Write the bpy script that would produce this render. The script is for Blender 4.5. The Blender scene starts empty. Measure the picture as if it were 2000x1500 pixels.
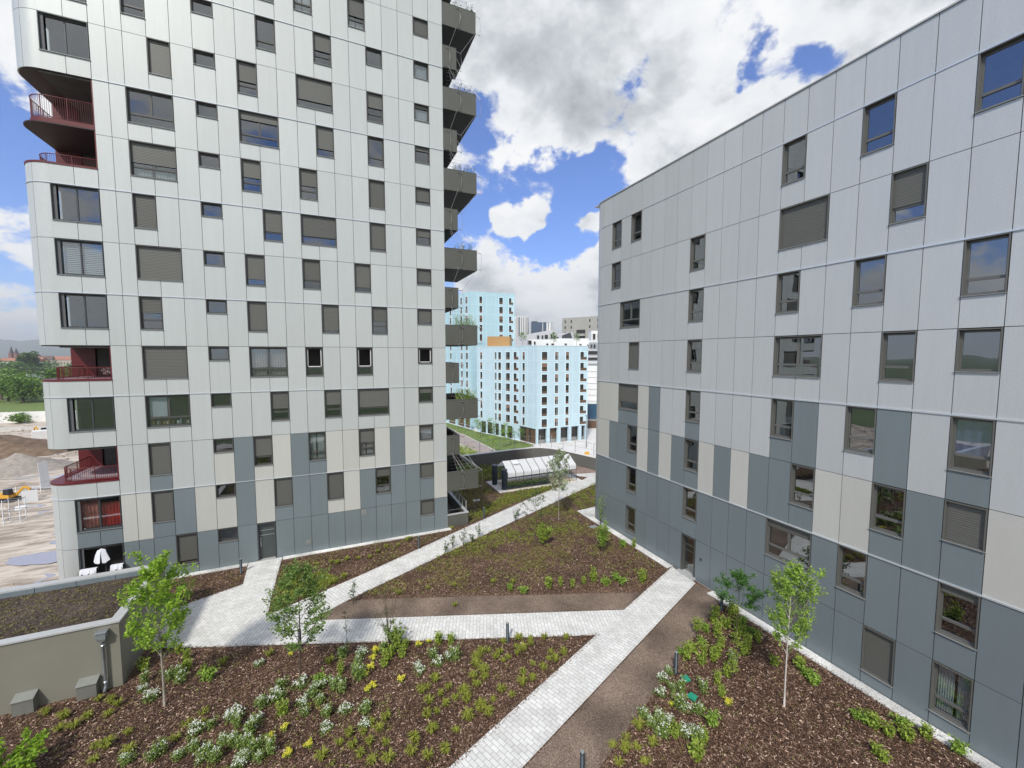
import bpy, math, random
from mathutils import Vector, Matrix, noise
R = math.radians
rnd = random.Random(7)
scn = bpy.context.scene
COL = scn.collection
H = 12.75            # eye height above the garden; garden ground is z = 0

# ------------------------------------------------------------ materials
def M(name):
    m = bpy.data.materials.new(name); m.use_nodes = True
    nt = m.node_tree; return m, nt, nt.nodes['Principled BSDF']
def N(nt, t, **kw):
    n = nt.nodes.new(t)
    for k, v in kw.items():
        if k in n.inputs: n.inputs[k].default_value = v
        else: setattr(n, k, v)
    return n
def ramp(nt, stops, interp='LINEAR'):
    n = nt.nodes.new('ShaderNodeValToRGB'); cr = n.color_ramp; cr.interpolation = interp
    while len(cr.elements) < len(stops): cr.elements.new(0.5)
    for e, (p, c) in zip(cr.elements, stops):
        e.position = p; e.color = (c[0], c[1], c[2], 1)
    return n
def c4(c): return (c[0], c[1], c[2], 1)
def simple(name, col, rough=.6, metal=0, var=.08, scale=3, island=0, bump=0, bscale=60, spec=.5, coat=0):
    """base colour with soft large-scale dirt variation, optional variation from piece to piece and fine bump"""
    m, nt, b = M(name)
    tc = N(nt, 'ShaderNodeTexCoord')
    nz = N(nt, 'ShaderNodeTexNoise', Scale=scale, Detail=6, Roughness=.6)
    nt.links.new(tc.outputs['Object'], nz.inputs['Vector'])
    mr = N(nt, 'ShaderNodeMapRange'); mr.inputs['To Min'].default_value = 1-var; mr.inputs['To Max'].default_value = 1+var
    mr.inputs['From Min'].default_value = .3; mr.inputs['From Max'].default_value = .7
    nt.links.new(nz.outputs['Fac'], mr.inputs['Value'])
    val = mr.outputs['Result']
    if island:
        g = N(nt, 'ShaderNodeNewGeometry')
        m2 = N(nt, 'ShaderNodeMapRange'); m2.inputs['To Min'].default_value = 1-island; m2.inputs['To Max'].default_value = 1+island
        nt.links.new(g.outputs['Random Per Island'], m2.inputs['Value'])
        mu = N(nt, 'ShaderNodeMath', operation='MULTIPLY')
        nt.links.new(val, mu.inputs[0]); nt.links.new(m2.outputs['Result'], mu.inputs[1]); val = mu.outputs[0]
    vm = N(nt, 'ShaderNodeVectorMath', operation='SCALE'); vm.inputs[0].default_value = col
    nt.links.new(val, vm.inputs['Scale'])
    nt.links.new(vm.outputs['Vector'], b.inputs['Base Color'])
    b.inputs['Roughness'].default_value = rough; b.inputs['Metallic'].default_value = metal
    b.inputs['Specular IOR Level'].default_value = spec
    b.inputs['Coat Weight'].default_value = coat; b.inputs['Coat Roughness'].default_value = .12
    if bump:
        n2 = N(nt, 'ShaderNodeTexNoise', Scale=bscale, Detail=4)
        nt.links.new(tc.outputs['Object'], n2.inputs['Vector'])
        bp = N(nt, 'ShaderNodeBump', Strength=bump, Distance=.02)
        nt.links.new(n2.outputs['Fac'], bp.inputs['Height']); nt.links.new(bp.outputs['Normal'], b.inputs['Normal'])
    return m
def leafmat(name, c1, c2, trans=.35, rough=.55):
    m, nt, b = M(name)
    g = N(nt, 'ShaderNodeNewGeometry')
    rp = ramp(nt, [(0, c1), (.5, [(a+b_)/2 for a, b_ in zip(c1, c2)]), (1, c2)])
    nt.links.new(g.outputs['Random Per Island'], rp.inputs['Fac'])
    nt.links.new(rp.outputs['Color'], b.inputs['Base Color'])
    b.inputs['Roughness'].default_value = rough; b.inputs['Specular IOR Level'].default_value = .3
    tr = N(nt, 'ShaderNodeBsdfTranslucent'); nt.links.new(rp.outputs['Color'], tr.inputs['Color'])
    mx = N(nt, 'ShaderNodeMixShader', Fac=trans)
    out = nt.nodes['Material Output']
    nt.links.new(b.outputs[0], mx.inputs[1]); nt.links.new(tr.outputs[0], mx.inputs[2]); nt.links.new(mx.outputs[0], out.inputs['Surface'])
    return m
def panelmat(name, col, metal, rough, grain):
    """lacquered metal cladding: slight tone change per panel, faint orange-peel and vertical rain marks"""
    m, nt, b = M(name)
    tc = N(nt, 'ShaderNodeTexCoord'); g = N(nt, 'ShaderNodeNewGeometry')
    m2 = N(nt, 'ShaderNodeMapRange'); m2.inputs['To Min'].default_value = .96; m2.inputs['To Max'].default_value = 1.03
    nt.links.new(g.outputs['Random Per Island'], m2.inputs['Value'])
    mp = N(nt, 'ShaderNodeMapping'); mp.inputs['Scale'].default_value = (2.2, 2.2, .22)
    nt.links.new(tc.outputs['Object'], mp.inputs['Vector'])
    nz = N(nt, 'ShaderNodeTexNoise', Scale=1.6, Detail=5, Roughness=.65); nt.links.new(mp.outputs[0], nz.inputs['Vector'])
    mr = N(nt, 'ShaderNodeMapRange'); mr.inputs['From Min'].default_value = .3; mr.inputs['From Max'].default_value = .7
    mr.inputs['To Min'].default_value = .965; mr.inputs['To Max'].default_value = 1.02
    nt.links.new(nz.outputs['Fac'], mr.inputs['Value'])
    gr = N(nt, 'ShaderNodeTexNoise', Scale=22, Detail=2); nt.links.new(tc.outputs['Object'], gr.inputs['Vector'])
    mg = N(nt, 'ShaderNodeMapRange'); mg.inputs['From Min'].default_value = .35; mg.inputs['From Max'].default_value = .65
    mg.inputs['To Min'].default_value = 1-grain; mg.inputs['To Max'].default_value = 1+grain
    nt.links.new(gr.outputs['Fac'], mg.inputs['Value'])
    a = N(nt, 'ShaderNodeMath', operation='MULTIPLY'); nt.links.new(m2.outputs[0], a.inputs[0]); nt.links.new(mr.outputs[0], a.inputs[1])
    a2 = N(nt, 'ShaderNodeMath', operation='MULTIPLY'); nt.links.new(a.outputs[0], a2.inputs[0]); nt.links.new(mg.outputs[0], a2.inputs[1])
    vm = N(nt, 'ShaderNodeVectorMath', operation='SCALE'); vm.inputs[0].default_value = col; nt.links.new(a2.outputs[0], vm.inputs['Scale'])
    nt.links.new(vm.outputs[0], b.inputs['Base Color'])
    b.inputs['Metallic'].default_value = metal; b.inputs['Roughness'].default_value = rough
    bp = N(nt, 'ShaderNodeBump', Strength=.05, Distance=.01); nt.links.new(gr.outputs['Fac'], bp.inputs['Height']); nt.links.new(bp.outputs[0], b.inputs['Normal'])
    return m
def glassmat(name, tint, ior=2.0, rough=.008):
    m, nt, b = M(name); nt.nodes.remove(b)
    out = nt.nodes['Material Output']
    tr = N(nt, 'ShaderNodeBsdfTransparent', Color=c4(tint)); gl = N(nt, 'ShaderNodeBsdfGlossy', Color=(.93, .97, 1, 1), Roughness=rough)
    lw = N(nt, 'ShaderNodeLayerWeight'); lw.inputs['Blend'].default_value = .5
    pw = N(nt, 'ShaderNodeMath', operation='POWER'); nt.links.new(lw.outputs['Facing'], pw.inputs[0]); pw.inputs[1].default_value = 3.6
    r0 = ((ior-1)/(ior+1))**2*1.6
    fr = N(nt, 'ShaderNodeMapRange'); fr.inputs['To Min'].default_value = r0; fr.inputs['To Max'].default_value = 1; nt.links.new(pw.outputs[0], fr.inputs['Value'])
    tc = N(nt, 'ShaderNodeTexCoord'); nz = N(nt, 'ShaderNodeTexNoise', Scale=.9, Detail=1)
    nt.links.new(tc.outputs['Object'], nz.inputs['Vector'])
    bp = N(nt, 'ShaderNodeBump', Strength=.12, Distance=.03); nt.links.new(nz.outputs['Fac'], bp.inputs['Height'])
    nt.links.new(bp.outputs[0], gl.inputs['Normal'])
    mx = N(nt, 'ShaderNodeMixShader'); nt.links.new(fr.outputs[0], mx.inputs[0]); nt.links.new(tr.outputs[0], mx.inputs[1]); nt.links.new(gl.outputs[0], mx.inputs[2])
    nt.links.new(mx.outputs[0], out.inputs['Surface']); return m
def slatmat(name, col, pitch=.08):
    m, nt, b = M(name)
    tc = N(nt, 'ShaderNodeTexCoord'); sp = N(nt, 'ShaderNodeSeparateXYZ'); nt.links.new(tc.outputs['Object'], sp.inputs[0])
    mu = N(nt, 'ShaderNodeMath', operation='MULTIPLY'); mu.inputs[1].default_value = 2*math.pi/pitch
    nt.links.new(sp.outputs['Z'], mu.inputs[0])
    sn = N(nt, 'ShaderNodeMath', operation='SINE'); nt.links.new(mu.outputs[0], sn.inputs[0])
    bp = N(nt, 'ShaderNodeBump', Strength=.25, Distance=.01); nt.links.new(sn.outputs[0], bp.inputs['Height']); nt.links.new(bp.outputs[0], b.inputs['Normal'])
    g = N(nt, 'ShaderNodeObjectInfo'); mr = N(nt, 'ShaderNodeMapRange'); mr.inputs['To Min'].default_value = .85; mr.inputs['To Max'].default_value = 1.15
    nt.links.new(g.outputs['Random'], mr.inputs['Value'])
    mr2 = N(nt, 'ShaderNodeMapRange'); mr2.inputs['From Min'].default_value = -1; mr2.inputs['From Max'].default_value = -.5; mr2.inputs['To Min'].default_value = .82; mr2.inputs['To Max'].default_value = 1
    nt.links.new(sn.outputs[0], mr2.inputs['Value'])
    a = N(nt, 'ShaderNodeMath', operation='MULTIPLY'); nt.links.new(mr.outputs[0], a.inputs[0]); nt.links.new(mr2.outputs[0], a.inputs[1])
    vm = N(nt, 'ShaderNodeVectorMath', operation='SCALE'); vm.inputs[0].default_value = col; nt.links.new(a.outputs[0], vm.inputs['Scale'])
    nt.links.new(vm.outputs[0], b.inputs['Base Color']); b.inputs['Roughness'].default_value = .45
    return m
def mulchmat(name, cols, sc=26, bump=1.0):
    m, nt, b = M(name)
    tc = N(nt, 'ShaderNodeTexCoord')
    w = N(nt, 'ShaderNodeTexNoise', Scale=9, Detail=3); nt.links.new(tc.outputs['Object'], w.inputs['Vector'])
    ad = N(nt, 'ShaderNodeVectorMath', operation='MULTIPLY_ADD'); ad.inputs[1].default_value = (.14, .14, .14)
    nt.links.new(w.outputs['Color'], ad.inputs[0]); nt.links.new(tc.outputs['Object'], ad.inputs[2])
    v = N(nt, 'ShaderNodeTexVoronoi', Scale=sc); v.inputs['Randomness'].default_value = 1
    nt.links.new(ad.outputs[0], v.inputs['Vector'])
    sp = N(nt, 'ShaderNodeSeparateXYZ'); nt.links.new(v.outputs['Color'], sp.inputs[0])
    rp = ramp(nt, cols); nt.links.new(sp.outputs['X'], rp.inputs['Fac'])
    big = N(nt, 'ShaderNodeTexNoise', Scale=.55, Detail=4); nt.links.new(tc.outputs['Object'], big.inputs['Vector'])
    mr = N(nt, 'ShaderNodeMapRange'); mr.inputs['From Min'].default_value = .3; mr.inputs['From Max'].default_value = .7; mr.inputs['To Min'].default_value = .62; mr.inputs['To Max'].default_value = 1.32
    nt.links.new(big.outputs['Fac'], mr.inputs['Value'])
    vm = N(nt, 'ShaderNodeVectorMath', operation='SCALE'); nt.links.new(rp.outputs['Color'], vm.inputs[0]); nt.links.new(mr.outputs[0], vm.inputs['Scale'])
    nt.links.new(vm.outputs[0], b.inputs['Base Color']); b.inputs['Roughness'].default_value = .85; b.inputs['Specular IOR Level'].default_value = .25
    bp = N(nt, 'ShaderNodeBump', Strength=bump, Distance=.02); nt.links.new(v.outputs['Distance'], bp.inputs['Height']); nt.links.new(bp.outputs[0], b.inputs['Normal'])
    return m
def pavemat(name, c1, c2, bw, bh):
    m, nt, b = M(name)
    tc = N(nt, 'ShaderNodeTexCoord')
    br = N(nt, 'ShaderNodeTexBrick'); br.offset = .37; br.squash = 1
    br.inputs['Scale'].default_value = 1; br.inputs['Brick Width'].default_value = bw; br.inputs['Row Height'].default_value = bh
    br.inputs['Mortar Size'].default_value = .006; br.inputs['Mortar Smooth'].default_value = .2
    br.inputs['Color1'].default_value = c4(c1); br.inputs['Color2'].default_value = c4(c2); br.inputs['Mortar'].default_value = (.2, .2, .19, 1)
    br.inputs['Bias'].default_value = 0
    nt.links.new(tc.outputs['Object'], br.inputs['Vector'])
    nz = N(nt, 'ShaderNodeTexNoise', Scale=1.1, Detail=6, Roughness=.65); nt.links.new(tc.outputs['Object'], nz.inputs['Vector'])
    mr = N(nt, 'ShaderNodeMapRange'); mr.inputs['From Min'].default_value = .3; mr.inputs['From Max'].default_value = .7; mr.inputs['To Min'].default_value = .80; mr.inputs['To Max'].default_value = 1.07
    nt.links.new(nz.outputs['Fac'], mr.inputs['Value'])
    vm = N(nt, 'ShaderNodeVectorMath', operation='SCALE'); nt.links.new(br.outputs['Color'], vm.inputs[0]); nt.links.new(mr.outputs[0], vm.inputs['Scale'])
    nt.links.new(vm.outputs[0], b.inputs['Base Color']); b.inputs['Roughness'].default_value = .75
    inv = N(nt, 'ShaderNodeMath', operation='SUBTRACT'); inv.inputs[0].default_value = 1; nt.links.new(br.outputs['Fac'], inv.inputs[1])
    bp = N(nt, 'ShaderNodeBump', Strength=.5, Distance=.006); nt.links.new(inv.outputs[0], bp.inputs['Height']); nt.links.new(bp.outputs[0], b.inputs['Normal'])
    return m
def noisecol(name, stops, scale, detail=8, rough=.9, bump=.3, warp=None, spec=.3):
    m, nt, b = M(name)
    tc = N(nt, 'ShaderNodeTexCoord'); mp = N(nt, 'ShaderNodeMapping')
    if warp: mp.inputs['Scale'].default_value = warp
    nt.links.new(tc.outputs['Object'], mp.inputs['Vector'])
    nz = N(nt, 'ShaderNodeTexNoise', Scale=scale, Detail=detail, Roughness=.62, Distortion=.4); nt.links.new(mp.outputs[0], nz.inputs['Vector'])
    rp = ramp(nt, stops); nt.links.new(nz.outputs['Fac'], rp.inputs['Fac']); nt.links.new(rp.outputs['Color'], b.inputs['Base Color'])
    b.inputs['Roughness'].default_value = rough; b.inputs['Specular IOR Level'].default_value = spec
    bp = N(nt, 'ShaderNodeBump', Strength=bump, Distance=.05); nt.links.new(nz.outputs['Fac'], bp.inputs['Height']); nt.links.new(bp.outputs[0], b.inputs['Normal'])
    return m

silver = panelmat('silver_cladding', (.515, .54, .53), .22, .42, .04)
silver_b = panelmat('sky_tinted_silver_cladding', (.50, .522, .532), .22, .40, .04)  # same silver with the blue sky reflection mixed into its base colour
beige = panelmat('warm_white_cladding', (.505, .508, .475), .12, .45, .025)
blue = panelmat('slate_blue_cladding', (.172, .208, .222), .12, .42, .03)
seam = simple('seam_backing', (.10, .105, .11), .7)
drip = simple('aluminium_drip', (.62, .66, .70), .35, .5, .03)
frame_m = simple('bronze_grey_aluminium', (.085, .085, .08), .4, .25, .04)
frame_r = simple('stone_grey_aluminium', (.14, .14, .13), .4, .25, .04)
frame_d = simple('anthracite_aluminium', (.06, .066, .072), .4, .25, .04)
shut_l = slatmat('roller_shutter_slats', (.105, .107, .096))
sill_m = simple('sill_aluminium', (.30, .31, .30), .4, .3, .04)
glass = glassmat('window_glass', (.5, .55, .55))
glass_b = glassmat('window_glass_sky', (.5, .55, .56), 2.35)
dark_in = simple('dark_interior', (.035, .035, .036), .9)
room_m = simple('dim_room', (.075, .07, .065), .9, scale=.6, var=.4)  # dimness of the rooms put into the colour, so the windows read dark
curtain_m = simple('curtain_cloth', (.82, .84, .82), .9, var=.12, scale=5)
curt_b = simple('pink_curtain_cloth', (.50, .42, .40), .9, var=.12, scale=5)
red_cloth = simple('red_curtain_cloth', (.80, .07, .06), .85, var=.35, scale=2)
white_cloth = simple('white_cloth', (.78, .80, .86), .85, var=.06)
blue_sheet = simple('lavender_sheet', (.36, .40, .62), .8, var=.2, scale=2)
oxblood = simple('oxblood_paint', (.115, .011, .013), .45, 0, .08)
oxfloor = simple('pale_balcony_floor', (.40, .33, .36), .4, 0, .06)
olive_m = simple('olive_grey_metal', (.10, .102, .088), .5, .2, .06, 1.2)
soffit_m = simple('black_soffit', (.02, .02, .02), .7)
cable_m = simple('galvanised_cable', (.48, .48, .48), .4, .6)
render_m = simple('taupe_render', (.200, .192, .155), .9, 0, .05, .7, bump=.25, bscale=90)
coping_m = simple('grey_metal_coping', (.50, .51, .50), .45, .3, .05)
flash_m = simple('zinc_flashing', (.27, .33, .36), .4, .5, .08)
zinc = simple('zinc_downpipe', (.42, .46, .50), .38, .7, .08)
mulch = mulchmat('bark_mulch', [(0, (.018, .010, .006)), (.38, (.062, .034, .021)), (.68, (.130, .076, .048)), (.87, (.23, .145, .10)), (1, (.50, .36, .28))], 36)
chip_m = leafmat('bark_chips', (.05, .027, .018), (.46, .33, .255), 0, .75)
_r = [n for n in chip_m.node_tree.nodes if n.type == 'VALTORGB'][0].color_ramp
for _e, (_p, _c) in zip(_r.elements, ((0,(.028,.014,.009)),(.55,(.085,.045,.028)),(1,(.62,.46,.36)))): _e.position = _p; _e.color = c4(_c)
_e = _r.elements.new(.86); _e.color = (.22,.13,.09,1)
brown_gravel = mulchmat('brown_gravel', [(0, (.075, .052, .038)), (.5, (.165, .120, .090)), (1, (.33, .26, .21))], 60, .6)
paver = pavemat('pale_pavers', (.60, .60, .575), (.70, .70, .68), .32, .16)
gravel_w = mulchmat('white_gravel', [(0, (.45, .45, .43)), (1, (.80, .80, .78))], 40, .5)
sedum = mulchmat('roof_substrate', [(0, (.028, .020, .016)), (.6, (.065, .048, .038)), (1, (.15, .115, .09))], 26, .8)
concrete = simple('pale_concrete', (.52, .51, .48), .85, 0, .12, .8, bump=.2)
dark_wall = simple('dark_rendered_wall', (.125, .126, .118), .85, 0, .08, .8, bump=.2)
boll_m = simple('anthracite_bollard', (.022, .034, .044), .45, .3, .05)
black_p = simple('black_blue_plastic', (.018, .028, .045), .4, 0, .1)
gh_frame = simple('dark_green_frame', (.05, .055, .05), .5, .3)
gh_roof = simple('shaded_polycarbonate', (.93, .95, .98), .5, 0, .05, 2)
_nt = gh_roof.node_tree; _t = _nt.nodes.new('ShaderNodeBsdfTranslucent'); _t.inputs[0].default_value = (.9,.93,.97,1); _mx = _nt.nodes.new('ShaderNodeMixShader'); _mx.inputs[0].default_value = .4
_nt.links.new(_nt.nodes['Principled BSDF'].outputs[0], _mx.inputs[1]); _nt.links.new(_t.outputs[0], _mx.inputs[2]); _nt.links.new(_mx.outputs[0], _nt.nodes['Material Output'].inputs[0])
gh_glass = glassmat('greenhouse_glass', (.96, .98, .97), 1.3)
wood = simple('honey_timber', (.42, .24, .09), .6, 0, .15, 6)
wood_d = simple('brown_timber_panel', (.12, .068, .040), .6, 0, .2, 5)
pool_c = simple('pale_blue_concrete', (.49, .635, .705), .6, 0, .05, .4, island=.03)
pool_l = simple('pale_blue_frame', (.66, .82, .88), .55, 0, .03)
far_glass = glassmat('far_window_glass', (.2, .2, .2), 1.8)
white_m = simple('white_render', (.74, .74, .73), .7, 0, .06, .5)
lilac_m = simple('pale_grey_metal_roof', (.50, .50, .53), .5, 0, .05, .5)
grey_b = simple('beige_grey_concrete', (.36, .35, .32), .8, 0, .06, .2)
bark = simple('grey_bark', (.30, .27, .22), .9, 0, .2, 20, bump=.5)
bark_d = simple('dark_bark', (.085, .062, .045), .9, 0, .2, 20, bump=.5)
green_p = simple('green_plastic', (.02, .27, .17), .5)
yellow_m = simple('machine_yellow', (.62, .33, .03), .5, 0, .1)
track_m = simple('black_track', (.02, .02, .02), .8)
cab_m = simple('dark_cab', (.015, .02, .03), .15)
terracotta = simple('terracotta_tiles', (.34, .15, .10), .8, 0, .2, .3)
sandstone = simple('red_sandstone', (.22, .10, .085), .9)
lawn_m = noisecol('lawn_grass', [(.3, (.07, .10, .025)), (.5, (.13, .19, .05)), (.7, (.24, .28, .10))], 1.2, 12, bump=.8)
hill_m = noisecol('wooded_hill', [(.3, (.035, .06, .03)), (.7, (.06, .09, .045))], .004, bump=0)
walk_m = noisecol('walkway_gravel', [(.3, (.27, .22, .21)), (.7, (.38, .33, .31))], 4)
dirt_w = noisecol('sandy_ground', [(.3, (.42, .37, .30)), (.7, (.60, .56, .50))], 2)
street_m = noisecol('pale_street_paving', [(.3, (.52, .51, .49)), (.7, (.68, .67, .66))], 1.2)
puddle_m, _nt, _b = M('puddle_water'); _b.inputs['Base Color'].default_value = (.38, .36, .36, 1); _b.inputs['Roughness'].default_value = .03; _b.inputs['IOR'].default_value = 2.4  # base paled to stand in for bright clouds mirrored in the water
leaf_bright = leafmat('maple_leaves', (.15, .30, .02), (.42, .60, .07), .45)
leaf_dark = leafmat('small_dark_leaves', (.045, .085, .022), (.12, .19, .05), .3)
leaf_mid = leafmat('fresh_leaves', (.15, .28, .03), (.38, .54, .10), .4)
leaf_pale = leafmat('silvery_leaves', (.17, .24, .09), (.48, .55, .38), .3)
leaf_far = leafmat('woodland_leaves', (.06, .13, .02), (.22, .36, .07), .3)
leaf_blue = leafmat('distant_leaves', (.06, .12, .035), (.15, .24, .07), .25)
tuft_m = leafmat('sedge_blades', (.19, .22, .03), (.42, .45, .09), .35)
tuft_g = leafmat('green_blades', (.08, .16, .03), (.22, .34, .06), .3)
cover_m = leafmat('ground_cover_leaves', (.15, .11, .045), (.36, .37, .10), .3)
shrub_m = leafmat('shrub_leaves', (.15, .23, .025), (.42, .52, .09), .35)
bush_m = leafmat('candytuft_leaves', (.09, .16, .03), (.32, .42, .11), .35)
petal_w = leafmat('white_petals', (.66, .70, .62), (.88, .90, .84), .2)
petal_y = leafmat('yellow_petals', (.50, .50, .03), (.86, .78, .14), .25)

# ------------------------------------------------------------ mesh helpers
class MB:
    def __init__(s): s.v = []; s.f = []; s.m = []; s.sm = []
    def poly(s, pts, mi=0, smooth=False):
        i = len(s.v); s.v += [tuple(p) for p in pts]; s.f.append(tuple(range(i, i+len(pts)))); s.m.append(mi); s.sm.append(smooth)
    def hexa(s, p, mi=0):       # p: 8 corners, bottom 4 then top 4
        i = len(s.v); s.v += [tuple(q) for q in p]
        for f in ((0,3,2,1),(4,5,6,7),(0,1,5,4),(1,2,6,5),(2,3,7,6),(3,0,4,7)):
            s.f.append(tuple(i+k for k in f)); s.m.append(mi); s.sm.append(False)
    def box(s, a, b, mi=0):
        x0,y0,z0 = a; x1,y1,z1 = b
        s.hexa([(x0,y0,z0),(x1,y0,z0),(x1,y1,z0),(x0,y1,z0),(x0,y0,z1),(x1,y0,z1),(x1,y1,z1),(x0,y1,z1)], mi)
    def prism(s, pts, z0, z1, mi=0, cap=True, smooth=False):
        n = len(pts); i = len(s.v)
        s.v += [(p[0],p[1],z0) for p in pts] + [(p[0],p[1],z1) for p in pts]
        for k in range(n):
            s.f.append((i+k, i+(k+1)%n, i+n+(k+1)%n, i+n+k)); s.m.append(mi); s.sm.append(smooth)
        if cap:
            s.f.append(tuple(i+n+k for k in range(n))); s.m.append(mi); s.sm.append(False)
            s.f.append(tuple(i+k for k in reversed(range(n)))); s.m.append(mi); s.sm.append(False)
    def extr(s, pts, off, mi=0):     # 3-D polygon pushed along off
        n = len(pts); i = len(s.v); o = Vector(off)
        s.v += [tuple(p) for p in pts] + [tuple(Vector(p)+o) for p in pts]
        for k in range(n):
            s.f.append((i+k, i+(k+1)%n, i+n+(k+1)%n, i+n+k)); s.m.append(mi); s.sm.append(False)
        s.f.append(tuple(i+n+k for k in range(n))); s.m.append(mi); s.sm.append(False)
        s.f.append(tuple(i+k for k in reversed(range(n)))); s.m.append(mi); s.sm.append(False)
    def tube(s, pts, rads, n=6, mi=0, smooth=True, cap=True):
        if not hasattr(rads, '__len__'): rads = [rads]*len(pts)
        rings = []
        for k, p in enumerate(pts):
            p = Vector(p); a = Vector(pts[max(0,k-1)]); c = Vector(pts[min(len(pts)-1,k+1)]); d = (c-a)
            d = d.normalized() if d.length > 1e-9 else Vector((0,0,1))
            u = d.cross(Vector((0,0,1)) if abs(d.z) < .9 else Vector((1,0,0))).normalized(); w = d.cross(u)
            i = len(s.v); s.v += [tuple(p + (u*math.cos(2*math.pi*j/n)+w*math.sin(2*math.pi*j/n))*rads[k]) for j in range(n)]; rings.append(i)
        for a, b in zip(rings, rings[1:]):
            for j in range(n): s.f.append((a+j, a+(j+1)%n, b+(j+1)%n, b+j)); s.m.append(mi); s.sm.append(smooth)
        if cap:
            for r_ in (rings[0], rings[-1]): s.f.append(tuple(r_+j for j in range(n))); s.m.append(mi); s.sm.append(False)
    def leaf(s, p, size, n=None, mi=0, asp=.55):
        th = rnd.uniform(0, 2*math.pi); ph = rnd.uniform(-1, 1)
        d = Vector((math.cos(th), math.sin(th), ph*.8)).normalized()
        w = d.cross(Vector((rnd.uniform(-1,1), rnd.uniform(-1,1), rnd.uniform(.2,1.4)))).normalized()
        p = Vector(p); l = size*rnd.uniform(.7, 1.25); b = l*asp*.5
        i = len(s.v)
        s.v += [tuple(p), tuple(p+d*l*.45+w*b), tuple(p+d*l), tuple(p+d*l*.45-w*b)]
        s.f.append((i,i+1,i+2,i+3)); s.m.append(mi); s.sm.append(False)
    def build(s, name, mats, parent=None):
        me = bpy.data.meshes.new(name); me.from_pydata(s.v, [], s.f)
        for m in (mats if isinstance(mats, (list, tuple)) else [mats]): me.materials.append(m)
        me.polygons.foreach_set('material_index', s.m); me.polygons.foreach_set('use_smooth', s.sm); me.update()
        o = bpy.data.objects.new(name, me); COL.objects.link(o)
        if parent is not None: o.parent = parent
        return o
def tag(o, label=None, cat=None, group=None, kind=None):
    if label: o['label'] = label
    if cat: o['category'] = cat
    if group: o['group'] = group
    if kind: o['kind'] = kind
    return o
def empty(name, loc=(0,0,0), rz=0, **kw):
    o = bpy.data.objects.new(name, None); COL.objects.link(o); o.location = loc; o.rotation_euler = (0,0,rz); o.empty_display_size = .2
    return tag(o, **kw)
def copy_tree(o, parent=None):
    c = o.copy(); COL.objects.link(c)
    if parent is not None: c.parent = parent
    for ch in list(o.children): copy_tree(ch, c)
    return c
def struct(o): o['kind'] = 'structure'; return o

# ------------------------------------------------------------ facade system
def pbox(mb, P, u0, u1, z0, z1, d0, d1, mi=0):
    mb.hexa([P(u0,d0,z0),P(u1,d0,z0),P(u1,d1,z0),P(u0,d1,z0),P(u0,d0,z1),P(u1,d0,z1),P(u1,d1,z1),P(u0,d1,z1)], mi)
def panel(mb, P, u0, u1, z0, z1, mi, g=.011):
    """one cladding cassette with a hair of tilt, standing 4 cm off the dark backing"""
    j = [rnd.uniform(-.0025, .0025) for _ in range(4)]
    a, b, c, e = u0+g, u1-g, z0+g, z1-g; d = .0
    mb.hexa([P(a,-.045,c),P(b,-.045,c),P(b,d+j[0],c),P(a,d+j[1],c),P(a,-.045,e),P(b,-.045,e),P(b,d+j[2],e),P(a,d+j[3],e)], mi)
def cloth(P, u0, u1, z0, z1, d, folds=9, amp=.03, name='curtain', mat=None, parent=None, sag=0):
    mb = MB(); n = folds*4
    pts = [(u0+(u1-u0)*i/n, d+amp*math.sin(i*math.pi/2+rnd.uniform(-.3,.3))) for i in range(n+1)]
    for (ua, da), (ub, db) in zip(pts, pts[1:]):
        mb.poly([P(ua,da,z0-sag*rnd.random()),P(ub,db,z0-sag*rnd.random()),P(ub,db*.6+d*.4,z1),P(ua,da*.6+d*.4,z1)], 0, True)
    return mb.build(name, mat or curtain_m, parent)
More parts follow.
